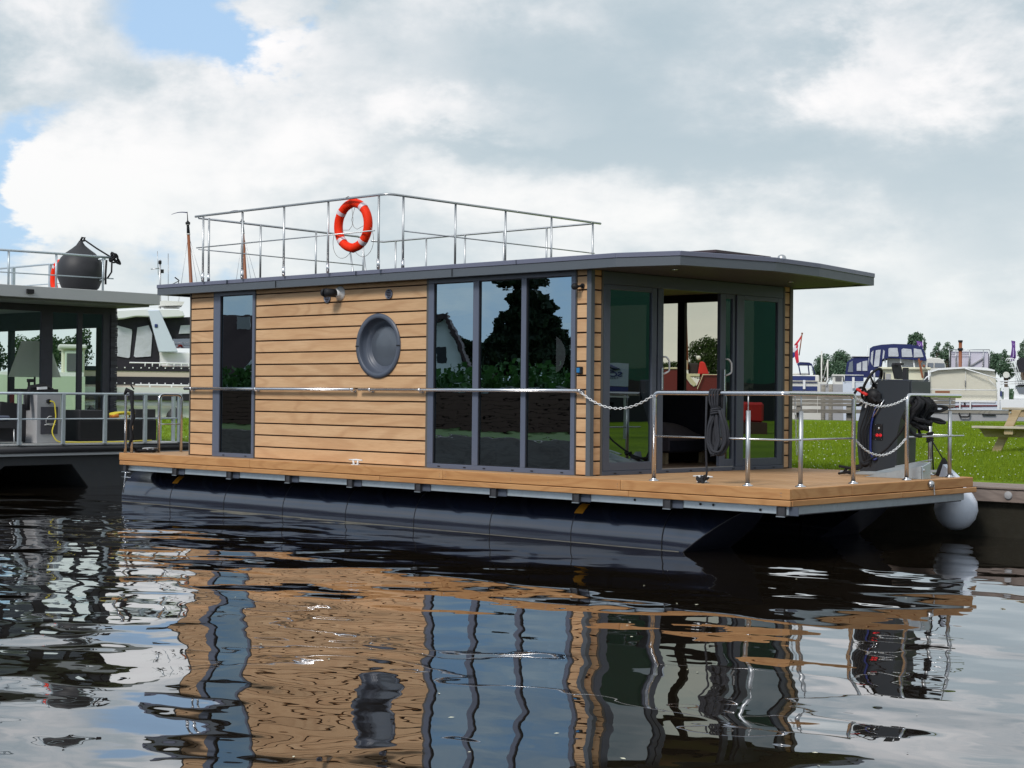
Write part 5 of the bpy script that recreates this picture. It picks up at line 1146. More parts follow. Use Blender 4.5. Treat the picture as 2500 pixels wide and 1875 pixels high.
MB().prism([(X(2478), Z(943)), (X(2488), Z(939)), (X(2530), Z(938)), (X(2530), Z(942)), (X(2486), Z(943))], .2, .3, 'y').prism([(X(2479), Z(905)), (X(2482), Z(878)), (X(2492), Z(872)), (X(2530), Z(868)), (X(2530), Z(905))], .8, 4, 'y').build('canopy', MAT['canvas_black'], b8, local=True)
m = MB()
for (a, b) in ((2454, 2484), (2464, 2494), (2459, 2489)):
    m.tube(bend([(X(a), 0, Z(882)), (X(a + 4), 0, Z(874)), (X(a + 11), 0, Z(876)), (X(b + 4), 0, Z(938))], .05, 3), .018, 5)
for k in range(5): m.tube([(X(2457 + 6 * k), -.02, Z(886 + 12 * k)), (X(2474 + 6 * k), -.02, Z(886 + 12 * k))], .014, 4)
m.tube([(X(2440), .1, Z(931)), (X(2500), .1, Z(930))], .03, 5).tube([(X(2440), .1, Z(937)), (X(2500), .1, Z(936))], .02, 5).box(X(2443), X(2447), .1, .2, Z(990), Z(930)).box(X(2450), X(2463), .1, .4, Z(985), Z(945))
m.build('stern_rack', MAT['white'], b8, local=True)
MB().cyl((X(2456), .2, Z(915)), (X(2456.5), .4, Z(915)), .13, 18).build('dish', MAT['offwhite'], b8, local=True)
MB().box(X(2441), X(2446), .0, .1, Z(968), Z(955)).build('outboard', MAT['navy'], b8, local=True)
for (px, top, dist, lab, g) in ((2005, 857, 150, 'taller thin white mast in front of the round trees on the far shore', 1), (2020, 878, 150, 'shorter thin white mast beside the taller one in front of the far trees', 2)):
    s = Sight(px, dist); X, Z = s.X, s.Z
    t = s.thing('sailing_boat', lab, 'sailing boat', 'white yachts before the far trees')
    m = MB(); hull_x(m, -4, 4, 0, 2.6, -.1, 1.0, 1); m.build('hull', MAT['white'], t, local=True)
    MB().cyl((0, 0, 0), (0, 0, Z(top)), .075, 6).build('mast', MAT['offwhite'], t, local=True)
    if g == 2: MB().tube([(0, 0, Z(880)), (X(2009), 0, Z(925))], .04, 4).build('boom', MAT['offwhite'], t, local=True)
    else: MB().tube([(0, 0, Z(862)), (X(2013), 0, Z(905))], .015, 4).build('forestay', MAT['offwhite'], t, local=True)
def banner(px, py0, py1, wpx, dist, label):
    s = Sight(px, dist); X, Z = s.X, s.Z
    t = s.thing('banner_flag', label, 'flag', 'purple banner flags')
    MB().cyl((0, 0, 0), (0, 0, Z(py0 - 2)), .04, 6).build('pole', MAT['white'], t, local=True)
    MB().grid(lambda u, v: V((-u * wpx * dist / FPX * (1 - .15 * sin(v * 5)), .12 * sin(v * 7 + u * 2), Z(py0 + (py1 - py0) * v + 2 * (1 - u)))), 5, 12).build('cloth', MAT['purple'], t, local=True)
    k = wpx * dist / FPX
    MB().lathe([(k * .2, -.24), (k * .2, -.2), (k * .14, -.2), (k * .14, -.24), (k * .2, -.24)], (-k * .5, 0, Z(py0 + 9)), 'y', 16).prism([(-k * .62, Z(py1 - 8)), (-k * .4, Z(py1 - 8)), (-k * .4, Z(py0 + 18)), (-k * .55, Z(py0 + 18))], -.24, -.2, 'y').build('emblem', MAT['purple_light'], t, local=True)
banner(2252, 832, 850, 16, 160, 'short wide purple banner flag just above the blue-canopied yacht')
banner(2479, 831, 880, 11, 120, 'tall narrow purple banner flag near the right edge')

# ---- jetty with weathered beams beyond the lawn
s = Sight(2070, 70); X, Z = s.X, s.Z
jt = s.thing('jetty', 'weathered grey timber jetty behind the lawn, left of the steering console', 'jetty')
for k, (a, b) in enumerate(((966, 975), (976.5, 984), (985.5, 992), (1000, 1009))):
    for (xa, xb) in ((1880, 1995), (1996, 2110), (2111, 2240), (2241, 2330)):
        MB().box(X(xa), X(xb), .02 * k + (.2 if k < 3 else .0), .3 + .02 * k, Z(b), Z(a)).build('beam', MAT['jetty_wood'], jt, local=True, bevel=.01)
for a in (1950, 2073, 2130, 2200): MB().box(X(a) - .12, X(a) + .12, .3, .6, -1.2, Z(985)).build('pile', MAT['jetty_wood'], jt, local=True, bevel=.02)
MB().box(X(1870), X(2330), .3, 2.2, Z(968), Z(965)).build('walkway', MAT['jetty_wood'], jt, local=True)
s = Sight(2400, 62); X, Z = s.X, s.Z
jt2 = s.thing('jetty', 'concrete-faced landing stage with dark top beam behind the lawn and picnic table', 'jetty')
MB().box(X(2240), X(2620), 0, .25, Z(1010), Z(1001)).build('beam', MAT['jetty_wood'], jt2, local=True, bevel=.01)
MB().box(X(2240), X(2620), .05, 2.0, -1, Z(1011)).build('face', MAT['concrete'], jt2, local=True)
MB().box(X(2240), X(2620), -.02, 1.5, Z(1001), Z(999.5)).build('white_edge', MAT['white_blue'], jt2, local=True)
m = MB().tube(bend([(X(2342), -.05, Z(1009)), (X(2344), -.08, Z(1018)), (X(2366), -.08, Z(1018)), (X(2368), -.05, Z(1009))], .05, 2), .035, 5).box(X(2398), X(2431), -.05, .02, Z(1013), Z(1011)); m.build('step', MAT['black'], jt2, local=True)
m = MB()
for (px, d, h) in ((2010, 90, 940), (2028, 92, 938), (2134, 78, 940)):
    s = Sight(px, d); p = thing('mooring_post', {2010: 'pale mooring post standing in the water beside the flag boat', 2028: 'mooring post in the water left of the small grey cabin boat', 2134: 'mooring post partly hidden behind the steering wheel'}[px], 'post', s.loc, s.rz)
    MB().cyl((0, 0, -1), (0, 0, s.Z(h)), .12, 8).build('pile', MAT['jetty_wood'], p, local=True)

# ---- picnic table on the lawn (right edge)
def lawn_z(x, y):
    d = max(0.0, y - 5.9); return -.135 + .29 * (1 - math.exp(-d / 6.0)) + .015 * sin(x * .7 + 1.3) * min(1, d / 3) + .012 * sin(y * .9 + x * .3) * min(1, d / 3)
s = Sight(2410, 28); zt = lawn_z(s.loc[0], s.loc[1])
pt_ = thing('picnic_table', 'weathered timber picnic table on the lawn at the right edge', 'picnic table', (s.loc[0], s.loc[1], zt), s.rz + radians(-14))
k = 28 / FPX
def tx(px): return (px - 2410) * k
for j in range(4): MB().box(tx(2440), tx(2440) + 1.9, .15 + j * .19, .15 + j * .19 + .18, .745, .785).build('table_plank', MAT['table_top'], pt_, local=True, bevel=.005)
for j in range(2):
    MB().box(tx(2386), tx(2386) + 2.2, -.36 + j * .15, -.36 + j * .15 + .143, .42, .46).build('seat_plank', MAT['table_top'], pt_, local=True, bevel=.005)
    MB().box(tx(2440), tx(2440) + 2.1, 1.15 + j * .15, 1.15 + j * .15 + .143, .42, .46).build('seat_plank', MAT['table_top'], pt_, local=True, bevel=.005)
for xx in (0, 1.5):
    x0 = tx(2412) + .05 + xx
    MB().prism([(x0 + -.0, 0), (x0 + .16, 0), (x0 + .52, .745), (x0 + .36, .745)], .02, .07, 'y').build('leg', MAT['table_wood'], pt_, local=True, bevel=.004)
    MB().prism([(x0 + 1.06, 0), (x0 + 1.22, 0), (x0 + .86, .745), (x0 + .70, .745)], .88, .93, 'y').build('leg', MAT['table_wood'], pt_, local=True, bevel=.004)
    MB().box(x0 + .3, x0 + .45, -.3, 1.4, .32, .42).build('cross_bearer', MAT['table_wood'], pt_, local=True, bevel=.004)
MB().prism([(tx(2393), .42), (tx(2408), .27), (tx(2408) + 2.0, .27), (tx(2408) + 2.0, .42)], -.08, -.03, 'y').build('bearer', MAT['table_wood'], pt_, local=True, bevel=.004)
MB().box(tx(2455), tx(2455) + 1.8, .2, .25, .62, .745).build('apron', MAT['table_wood'], pt_, local=True)
for (x0, z0) in ((tx(2437), .34), (tx(2466), .70)): MB().cyl((x0, .02, z0), (x0, -.005, z0), .014, 10).build('bolt', MAT['galv'], pt_, local=True)

# ================================================================== quay, ground
QY = 4.80
quay = MB().box(-60, 9, QY + .10, QY + .8, WATER - .6, -.34).build('quay_wall', MAT['quay_dark']); tag(quay, kind='structure')
x = -60; rnd = random.Random(3)
while x < 9:
    l = rnd.choice((3.6, 4.2)); MB().box(x, min(x + l, 9) - .004, QY, QY + .14, -.335, -.178).build('timber', MAT['quay_wood'], quay, bevel=.006)
    x += l
x = -60
while x < 9:
    l = rnd.uniform(1.6, 2.6); MB().box(x, min(x + l, 9) - .004, QY - .02, QY + .42, -.172, -.150 + rnd.uniform(0, .003)).build('coping_plank', MAT['quay_wood'], quay, bevel=.004)
    MB().box(x + .1, min(x + l, 9) + .09, QY + .424, QY + 1.02, -.174, -.152 + rnd.uniform(0, .003)).build('coping_plank', MAT['quay_wood'], quay, bevel=.004); x += l
for (xx, r_, zz) in ((.10, .052, -.245), (.36, .021, -.275), (-5.1, .052, -.245), (3.2, .052, -.245)):
    MB().lathe([(r_, 0), (r_, -.012), (r_ * .8, -.02), (0, -.022)], (xx, QY, zz), 'y', 20).build('bolt_cap', MAT['concrete'], quay)
# lawn as one sheet whose far edge meets the harbour water
def far_edge(t):                                                     # corners of the lawn's far edge
    pts = [(-60, 22), (-34.5, 29.0), (-20, 41), (-14, 47.0), (-1, 57), (16, 66), (45, 80)]
    for (a, b) in zip(pts, pts[1:]):
        if a[0] <= t <= b[0]: return a[1] + (b[1] - a[1]) * (t - a[0]) / (b[0] - a[0])
    return pts[0][1] if t < pts[0][0] else pts[-1][1]
m = MB()
def lawn_fn(u, v):
    x = -60 + 105 * u; y0 = QY + 1.03; y = y0 + (far_edge(x) - y0) * v ** 1.5; return V((x, y, lawn_z(x, y) if v > 0 else -.16))
m.grid(lawn_fn, 150, 70)
lawn = m.build('lawn', None, fix=False); tag(lawn, kind='structure')
mt = bpy.data.materials.new('lawn'); mt.use_nodes = True; mt.node_tree.nodes.clear(); w = NT(mt.node_tree)
tc = w.n('ShaderNodeTexCoord').outputs['Object']
n1 = w.noise(tc, .45, 4, .6); n2 = w.noise(tc, 9, 5, .7); n3 = w.noise(tc, 70, 3, .7)
c = w.mix(w.ramp(n1, .3, .7), (.13, .22, .006, 1), (.23, .35, .010, 1)); c = w.mix(w.m('MULTIPLY', w.ramp(n2, .3, .75), .6), c, (.08, .16, .008, 1)); c = w.mix(w.m('MULTIPLY', w.ramp(n3, .5, .8), .35), c, (.26, .38, .03, 1))
bp = w.n('ShaderNodeBump', {'Height': w.m('ADD', n3, n2), 'Distance': .03, 'Strength': .8})
bs = w.n('ShaderNodeBsdfPrincipled', {'Base Color': c, 'Roughness': .8, 'Normal': bp.outputs[0], 'Specular IOR Level': .2}); w.n('ShaderNodeOutputMaterial', {'Surface': bs.outputs[0]})
lawn.data.materials.append(mt)
MB().grid(lambda u, v: V((-60 + 105 * u, far_edge(-60 + 105 * u) + .01, (lawn_z(-60 + 105 * u, far_edge(-60 + 105 * u)) + .01) * (1 - v) - 2 * v)), 150, 1).build('bank_edge', MAT['quay_dark'], lawn, local=True)
# lawn surroundings further right and the shore the hall stands on
# grass tufts and daisies, thick where the camera sees the lawn close up
rng = np.random.default_rng(7)
def scatter(n, near=True):
    """positions on the lawn inside the camera's wedge"""
    out = []
    while len(out) < n:
        px = rng.uniform(1880, 2560) if rng.random() < .93 else rng.uniform(340, 480)
        d = 19.5 * (56 / 19.5) ** (rng.random() ** 1.25); p = CP + F2 * d + R2 * ((px - 1250) / FPX * d)
        if p.y > QY + 1.08 and p.y < far_edge(p.x) - .1: out.append((p.x, p.y, d))
    return out
def tufts(n):
    vs = []; fs = []
    for (x, y, d) in scatter(n):
        z = lawn_z(x, y); k = 3
        for _ in range(k):
            a = rng.uniform(0, 2 * pi); h = rng.uniform(.02, .06) * (1 + .01 * d); w_ = .0035 * (d / 18); ox, oy = rng.uniform(-.03, .03, 2); le = rng.uniform(-.03, .03, 2)
            b = len(vs); ca, sa = cos(a) * w_, sin(a) * w_
            vs += [(x + ox - ca, y + oy - sa, z), (x + ox + ca, y + oy + sa, z), (x + ox + le[0], y + oy + le[1], z + h)]; fs.append((b, b + 1, b + 2))
    me = bpy.data.meshes.new('grass'); me.from_pydata(vs, [], fs); o = bpy.data.objects.new('grass', me); COL.objects.link(o); me.materials.append(MAT['grass_blade']); return tag(o, 'short bright green grass covering the bank behind the houseboat', 'grass', kind='stuff')
tufts(36000)
vs = []; fs = []
for (x, y, d) in scatter(1300):
    if noise.noise(V((x * .35, y * .35, 0))) + .25 * noise.noise(V((x * 1.5, y * 1.5, 3))) < -.12: continue
    z = lawn_z(x, y) + rng.uniform(.03, .06); r = rng.uniform(.005, .010) * (1 + .006 * d); b = len(vs); vs.append((x, y, z + .004)); tx_, ty_ = rng.uniform(-.4, .4, 2)
    for k in range(6): q = k * pi / 3; vs.append((x + r * cos(q), y + r * sin(q), z + r * (tx_ * cos(q) + ty_ * sin(q)) * 1.5))
    fs += [(b, b + 1 + k, b + 1 + (k + 1) % 6) for k in range(6)]
me = bpy.data.meshes.new('daisies'); me.from_pydata(vs, [], fs); o = bpy.data.objects.new('daisies', me); COL.objects.link(o); me.materials.append(MAT['white']); tag(o, 'tiny white daisies scattered over the lawn', 'flowers', kind='stuff')

# ================================================================== trees
def crown_mesh(name, blobs, n, size, seed, flat=.8):
    """leaf clumps spread through a crown made of several overlapping masses, denser towards their surfaces"""
    r = np.random.default_rng(seed); vs = []; fs = []
    tot = sum(b[3] * b[4] * b[3] for b in blobs)
    for (cx_, cy_, cz_, rx, rz_) in blobs:
        k = int(n * rx * rz_ * rx / tot)
        for _ in range(k):
            v = r.normal(size=3); v /= np.linalg.norm(v); q = r.random() ** .45
            q *= 1 + .22 * noise.noise(V(v) * 2.3 + V((cx_, seed, cz_)))
            c = V((cx_ + v[0] * rx * q, cy_ + v[1] * rx * q, cz_ + v[2] * rz_ * q))
            nn_ = V(r.normal(size=3)); nn_.normalize(); a = nn_.orthogonal().normalized(); b_ = nn_.cross(a); s_ = size * r.uniform(.5, 1.3); ph = r.uniform(0, 6.28); b0 = len(vs); m_ = 5
            for j in range(m_): vs.append(c + a * (s_ * cos(ph + j * 2 * pi / m_) * (1 + .4 * ((j * 7) % 3 - 1))) + b_ * (s_ * .7 * sin(ph + j * 2 * pi / m_)))
            fs.append(tuple(range(b0, b0 + m_)))
    me = bpy.data.meshes.new(name); me.from_pydata([tuple(v) for v in vs], [], fs); return me
def tree(loc, rz, label, blobs, n, size, seed, mat, trunk_h, trunk_r, group=None, limbs=5):
    t = thing('tree', label, 'tree', loc, rz, group)
    rr_ = random.Random(seed); m = MB()
    tops = blobs[:]
    m.tube([(0, 0, -.5), (.03 * trunk_h, 0, trunk_h * .5), (0, 0, trunk_h)], [trunk_r * 1.3, trunk_r, trunk_r * .7], 8)
    for b in tops[:limbs + 3]:
        m.tube([(0, 0, trunk_h * .75), ((b[0]) * .5, b[1] * .5, (trunk_h * .8 + b[2]) / 2), (b[0], b[1], b[2] + .3 * b[4])], [trunk_r * .5, trunk_r * .35, trunk_r * .1], 6)
    m.build('trunk', MAT['bark'], t, local=True)
    o = bpy.data.objects.new('crown', crown_mesh('crown', blobs, n, size, seed)); COL.objects.link(o); o.data.materials.append(MAT[mat]); o.parent = t; o['kind'] = 'stuff'
    return t
def px_tree(px, dist, label, masses, n, seed, mat='leaf_haze_tint', group='trees on the far shore', leafpx=2.2):
    """masses: (px, py, half-width px, half-height px)"""
    s = Sight(px, dist); k = dist / FPX; r = random.Random(seed)
    bl = [(s.X(a), r.uniform(-1, 1) * w_ * k * .5, s.Z(b), w_ * k, h_ * k) for (a, b, w_, h_) in masses]
    th = min(b[2] for b in bl) * .8
    return tree(s.loc, s.rz, label, bl, n, leafpx * k, seed, mat, max(th, .5), .3, group)
# right-hand far shore
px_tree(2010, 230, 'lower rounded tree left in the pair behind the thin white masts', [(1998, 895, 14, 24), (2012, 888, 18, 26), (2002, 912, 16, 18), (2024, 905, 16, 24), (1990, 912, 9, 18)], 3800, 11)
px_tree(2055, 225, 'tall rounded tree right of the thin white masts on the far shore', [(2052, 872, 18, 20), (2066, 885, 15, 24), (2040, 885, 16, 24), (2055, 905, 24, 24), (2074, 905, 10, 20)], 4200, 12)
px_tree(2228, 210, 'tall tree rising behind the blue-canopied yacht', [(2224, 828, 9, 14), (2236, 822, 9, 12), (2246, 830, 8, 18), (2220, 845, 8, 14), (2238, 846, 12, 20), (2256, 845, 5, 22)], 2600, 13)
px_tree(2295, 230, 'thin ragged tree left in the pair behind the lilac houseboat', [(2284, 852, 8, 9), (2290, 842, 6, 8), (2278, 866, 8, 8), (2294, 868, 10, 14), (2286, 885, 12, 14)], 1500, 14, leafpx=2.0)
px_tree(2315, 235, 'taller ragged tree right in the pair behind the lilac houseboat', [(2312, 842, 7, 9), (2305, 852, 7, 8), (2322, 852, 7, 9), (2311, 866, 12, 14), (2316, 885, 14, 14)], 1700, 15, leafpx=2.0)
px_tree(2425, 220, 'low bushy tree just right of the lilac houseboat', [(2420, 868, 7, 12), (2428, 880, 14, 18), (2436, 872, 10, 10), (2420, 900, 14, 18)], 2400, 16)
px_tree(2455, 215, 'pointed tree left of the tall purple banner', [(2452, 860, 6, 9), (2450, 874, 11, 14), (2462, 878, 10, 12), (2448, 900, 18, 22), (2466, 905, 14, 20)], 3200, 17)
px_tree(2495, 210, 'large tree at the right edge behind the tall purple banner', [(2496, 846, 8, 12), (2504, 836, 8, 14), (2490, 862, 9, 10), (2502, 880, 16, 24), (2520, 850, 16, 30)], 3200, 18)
px_tree(1725, 190, 'dark round tree seen through the saloon windows of the timber houseboat', [(1700, 850, 22, 20), (1725, 840, 24, 20), (1750, 845, 20, 22), (1690, 870, 16, 22), (1730, 872, 30, 30), (1765, 865, 16, 28), (1710, 900, 34, 26), (1755, 898, 26, 26)], 8000, 19, 'leaf_mid', leafpx=2.4)
px_tree(1630, 240, 'low dark shrub on the far shore left of the brown mast seen through the saloon', [(1620, 893, 20, 9), (1645, 890, 20, 8)], 900, 20, 'leaf_mid')
# left far shore, behind the neighbour
px_tree(70, 130, 'left tree of the dark row seen through the glass-fronted houseboat', [(50, 850, 30, 32), (80, 862, 26, 30), (60, 885, 40, 30)], 3000, 21, 'leaf_mid', leafpx=3.2)
px_tree(120, 132, 'middle tree of the dark row seen through the glass-fronted houseboat', [(100, 838, 28, 22), (128, 842, 24, 24), (112, 870, 40, 36)], 3000, 22, 'leaf_mid', leafpx=3.2)
px_tree(185, 128, 'right tree of the dark row seen through the glass-fronted houseboat', [(165, 845, 24, 24), (200, 826, 22, 28), (190, 860, 36, 40), (155, 875, 30, 30)], 3200, 23, 'leaf_mid', leafpx=3.2)
px_tree(-30, 130, 'leftmost dark tree, behind the curtain of the glass-fronted houseboat', [(-30, 850, 34, 34), (-10, 880, 34, 30)], 2200, 24, 'leaf_mid', leafpx=3.2)
# low hedge line and reeds along the far shore so the water has an end
s = Sight(2200, 238); vs = []
o = bpy.data.objects.new('far_hedge', crown_mesh('far_hedge', [(k * 8.0, (k % 3) * 2.0, 2.4 + .9 * sin(k * 1.7), 6.0, 2.4 + .8 * sin(k * 2.3)) for k in range(-62, 12)], 16000, .55, 31)); COL.objects.link(o); o.data.materials.append(MAT['leaf_haze_tint']); o.location = s.loc; o.rotation_euler = (0, 0, s.rz); tag(o, 'low haze-tinted belt of bushes along the far shore', 'bushes', kind='stuff')
s = Sight(2060, 160)
o = bpy.data.objects.new('reeds', crown_mesh('reeds', [(k * 2.2, 0, .7, 2.2, 1.5) for k in range(-6, 7)], 2200, .3, 33)); COL.objects.link(o); o.data.materials.append(MAT['leaf_haze_tint']); o.location = s.loc; o.rotation_euler = (0, 0, s.rz); tag(o, 'green reeds at the water between the flag boat and the small cabin boat', 'reeds', kind='stuff')
s = Sight(2200, 236); g = MB().box(-520, 160, 0, 400, -1, .25).build('far_shore', mt); g.location = (s.loc[0], s.loc[1], WATER); g.rotation_euler = (0, 0, s.rz); tag(g, kind='structure')

# ================================================================== the bank opposite, behind the photographer (seen mirrored in the panes)
BY = -14.9
ob = MB().box(-70, 60, BY - .3, BY, WATER - .6, -.14).build('opposite_quay_wall', MAT['quay_wood']); tag(ob, kind='structure')
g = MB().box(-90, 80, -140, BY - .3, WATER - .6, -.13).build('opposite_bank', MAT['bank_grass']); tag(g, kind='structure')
fc = thing('slatted_fence', 'low dark horizontal-board fence on the opposite bank, mirrored in lower window panes', 'fence', (-20, -20.2, -.13))
for k in range(9): MB().box(-70, 10, -20.25 - .01 * (k % 2), -20.2, -.12 + k * .135, -.12 + k * .135 + .118).build('fence_board', MAT['brick_dark'], fc)
MB().box(-70, 10, -20.34, -20.32, -.13, 1.1).build('fence_backing', MAT['backing'], fc)
MB().box(-70, 10, -20.4, -20.18, 1.10, 1.15).build('fence_cap', MAT['paving'], fc)
for k in range(24): MB().box(-70 + k * 3.4, -69.9 + k * 3.4, -20.35, -20.26, -.13, 1.1).build('post', MAT['brick_dark'], fc)
o = bpy.data.objects.new('hedge', crown_mesh('hedge', [(k * 2.2, 0, 1.0 + .15 * sin(k * 2.1), 1.7, 1.0) for k in range(-22, 16)], 34000, .13, 41)); COL.objects.link(o); o.data.materials.append(MAT['hedge_leaf']); o.location = (-28, -23.4, 0); tag(o, 'green hedge above the slatted fence on the opposite bank', 'hedge', kind='stuff')
def M1(px, py, d):                                                   # a place mirrored in the side windows: bearing in the pane and path length
    p = CP + F2 * d + R2 * ((px - 1250) / FPX * d); z = CP.z + (968.5 + .00973 * (px - 1250) - py) * d / FPX; return V((p.x, 2 * .378 - p.y, z))
def mtree(px, d, label, masses, n, seed, mat='leaf_dark', size=.35):
    c = M1(px, 968, d); bl = []
    r = random.Random(seed)
    for (a, b, w_, h_) in masses:
        p = M1(a, b, d + r.uniform(-1, 1) * w_ * d / FPX * .4); bl.append((p.x - c.x, p.y - c.y, p.z, w_ * d / FPX, h_ * d / FPX))
    return tree((c.x, c.y, 0), 0, label, bl, n, size, seed, mat, min(b[2] for b in bl) * .9, .4, 'dark trees on the opposite bank')
mtree(1290, 72, 'big dark layered conifer mirrored in the middle and right window panes', [(1270, 690, 62, 14), (1275, 672, 45, 10), (1285, 728, 50, 16), (1300, 750, 55, 16), (1270, 770, 50, 18), (1310, 785, 60, 18), (1265, 805, 58, 16), (1330, 815, 50, 20), (1240, 830, 55, 20), (1300, 835, 70, 26), (1370, 832, 26, 24), (1215, 800, 14, 30), (1200, 850, 26, 26), (1350, 870, 60, 30), (1260, 872, 70, 26)], 52000, 51, size=.15)
mtree(1060, 78, 'dark tree mirrored at the left edge of the left window pane', [(1050, 800, 28, 22), (1070, 822, 30, 18), (1045, 770, 16, 20), (1105, 840, 40, 16), (1150, 850, 30, 16)], 12000, 52, size=.18)
mtree(1200, 85, 'dark shrub mass behind the mirrored white gable', [(1180, 880, 60, 26), (1120, 880, 50, 22), (1280, 885, 70, 26), (1380, 885, 50, 30)], 6000, 53, size=.3)
# white gabled cottage
a, b, c_ = M1(1058, 905, 60), M1(1150, 905, 60), M1(1078, 812, 60); e = (b - a); e.z = 0; L_ = e.length; e.normalize(); nn_ = V((e.y, -e.x, 0)); nn_ = nn_ if nn_.y < 0 else -nn_
hs = thing('cottage', 'white gabled cottage mirrored in the left window pane', 'house', (a.x, a.y, -.13), math.atan2(e.y, e.x))
sgn = 1 if V((-e.y, e.x, 0)).y > 0 else -1
m = MB().prism([(-2.6, 0), (L_, 0), (L_, 1.6), (.35, 4.0), (-2.6, 1.6)], -sgn * 8, 0, 'y').build('wall', MAT['white'], hs, local=True)
for (p, q_) in (((-2.9, 1.4), (.35, 4.15)), ((.35, 4.15), (L_ + .3, 1.35))): MB().obox((p[0], -sgn * 4, p[1]), (q_[0], -sgn * 4, q_[1]), 8.6, .14).build('roof', MAT['tile_brown'], hs, local=True)
MB().box(.1, .45, -.02, .02, 2.3, 2.9).box(-1.6, -.6, -.02, .02, .6, 1.5).build('window', MAT['interior_dark'], hs, local=True)
# dark-roofed house mirrored in the slim window
a, b = M1(470, 905, 62), M1(640, 905, 62); e = (b - a); e.z = 0; L_ = e.length; e.normalize(); 
h2 = thing('house', 'house with large dark brown tiled roof and skylight mirrored in the slim window', 'house', (a.x, a.y, -.13), math.atan2(e.y, e.x))
zt_ = 62 / FPX * (963 - 762) + 1.05
MB().box(.2, L_ + 2, -7, -.6, 0, 1.7).build('wall', MAT['brick_dark'], h2, local=True)
MB().add([(-.2, .2 * -1, 1.2), (L_ + 2.4, -.2, 1.2), (L_ + 2.4, -2.6, zt_), (-.2, -2.6, zt_), (-.2, -.35, 1.1), (L_ + 2.4, -.35, 1.1), (L_ + 2.4, -5.2, 1.2), (-.2, -5.2, 1.2)], [(0, 1, 2, 3), (3, 2, 6, 7), (4, 5, 6, 7)]).build('roof', MAT['tile_brown'], h2, local=True)
p = (M1(570, 790, 62) - a).dot(e); zz = 62 / FPX * (963 - 790) + 1.05
t_ = (zz - 1.2) / (zt_ - 1.2); MB().box(p - .25, p + .25, -.2 - 2.4 * t_ + .0, -.2 - 2.4 * t_ + .12, zz - .35, zz + .35).build('skylight', MAT['concrete'], h2, local=True)
# gabled dormer with white barge boards
p = (M1(640, 850, 60) - a).dot(e); dm = MB().prism([(p - 2.4, .6), (p + 2.4, .6), (p + .3, 3.0)], -1.6, .35, 'y').build('dormer', MAT['brick_dark'], h2, local=True)
MB().obox((p - 2.5, .42, .55), (p + .3, .42, 3.15), .08, .10, (0, 0, 1)).obox((p + .3, .42, 3.15), (p + 2.5, .42, .55), .08, .10).box(p - 1.4, p - .1, .36, .42, .95, 1.05).box(p - .75, p - .65, .36, .42, 1.05, 1.9).box(p - .75, p + .4, .36, .42, 1.85, 1.95).box(p + .3, p + .4, .36, .42, 1.0, 1.9).build('barge_board', MAT['white'], dm, local=True)

# ---- green hall and sign on the quay to the right, mirrored in the fore-deck doors
MN = fn; MPo = FA
def M2(px, py, d):
    p = CP + F2 * d + R2 * ((px - 1250) / FPX * d); z = CP.z + (968.5 + .00973 * (px - 1250) - py) * d / FPX
    t = (p - MPo).dot(MN); p = p - MN * (2 * t); return V((p.x, p.y, z))
a, b = M2(1440, 900, 52), M2(1960, 900, 60); e = (b - a); e.z = 0; L_ = e.length; e.normalize()
hall = thing('green_hall', 'large hall clad in dark green ribbed sheet, mirrored in the fore-deck glass doors', 'hall', (a.x, a.y, -.1), math.atan2(e.y, e.x))
MB().box(-8, L_ + 8, -.0, .3, 1.6, 7.5).build('wall', MAT['green_hall'], hall, local=True)
MB().box(-8, L_ + 8, .02, .3, 0, 1.6).build('plinth', MAT['interior_dark'], hall, local=True)
side_out = 1 if (M2(1700, 900, 30) - a).dot(V((-e.y, e.x, 0))) > 0 else -1
rib0 = MB().box(-.04, .04, -.06 if side_out < 0 else .3, .0 if side_out < 0 else .36, 1.6, 7.5).mesh('rib'); rib0.materials.append(MAT['green_hall'])
for k in range(int((L_ + 16) / .25)):
    r_ = bpy.data.objects.new('rib', rib0); COL.objects.link(r_); r_.parent = hall; r_.location = (-8 + .25 * k, 0, 0); r_.scale = (.6, .6, 1)
a, b = M2(1470, 940, 34), M2(1538, 940, 34); e = (b - a); e.z = 0; L_ = e.length; e.normalize(); z0_, z1_ = M2(1500, 942, 34).z, M2(1500, 887, 34).z; zb_ = M2(1500, 963, 34).z
sg = thing('sign_board', 'pale blue-grey board with wave emblem and dark lettering mirrored in left door', 'sign', (a.x, a.y, 0), math.atan2(e.y, e.x))
so = 1 if (M2(1500, 900, 25) - a).dot(V((-e.y, e.x, 0))) > 0 else -1
MB().box(-.35, L_, -.03, .03, z0_, z1_).build('board', MAT['sign_blue'], sg, local=True)
MB().box(-.35, L_, -.03, .03, zb_, z0_ - .01).build('dark_band', MAT['navy'], sg, local=True)
MB().box(-.35, L_ + .02, -.05, .05, zb_ - .06, zb_ - .02).build('rail', MAT['concrete'], sg, local=True)
m = MB()
for xx in (-.2, L_ - .1): m.box(xx, xx + .06, -.03, .03, -.1, zb_)
m.build('leg', MAT['steel_dull'], sg, local=True)
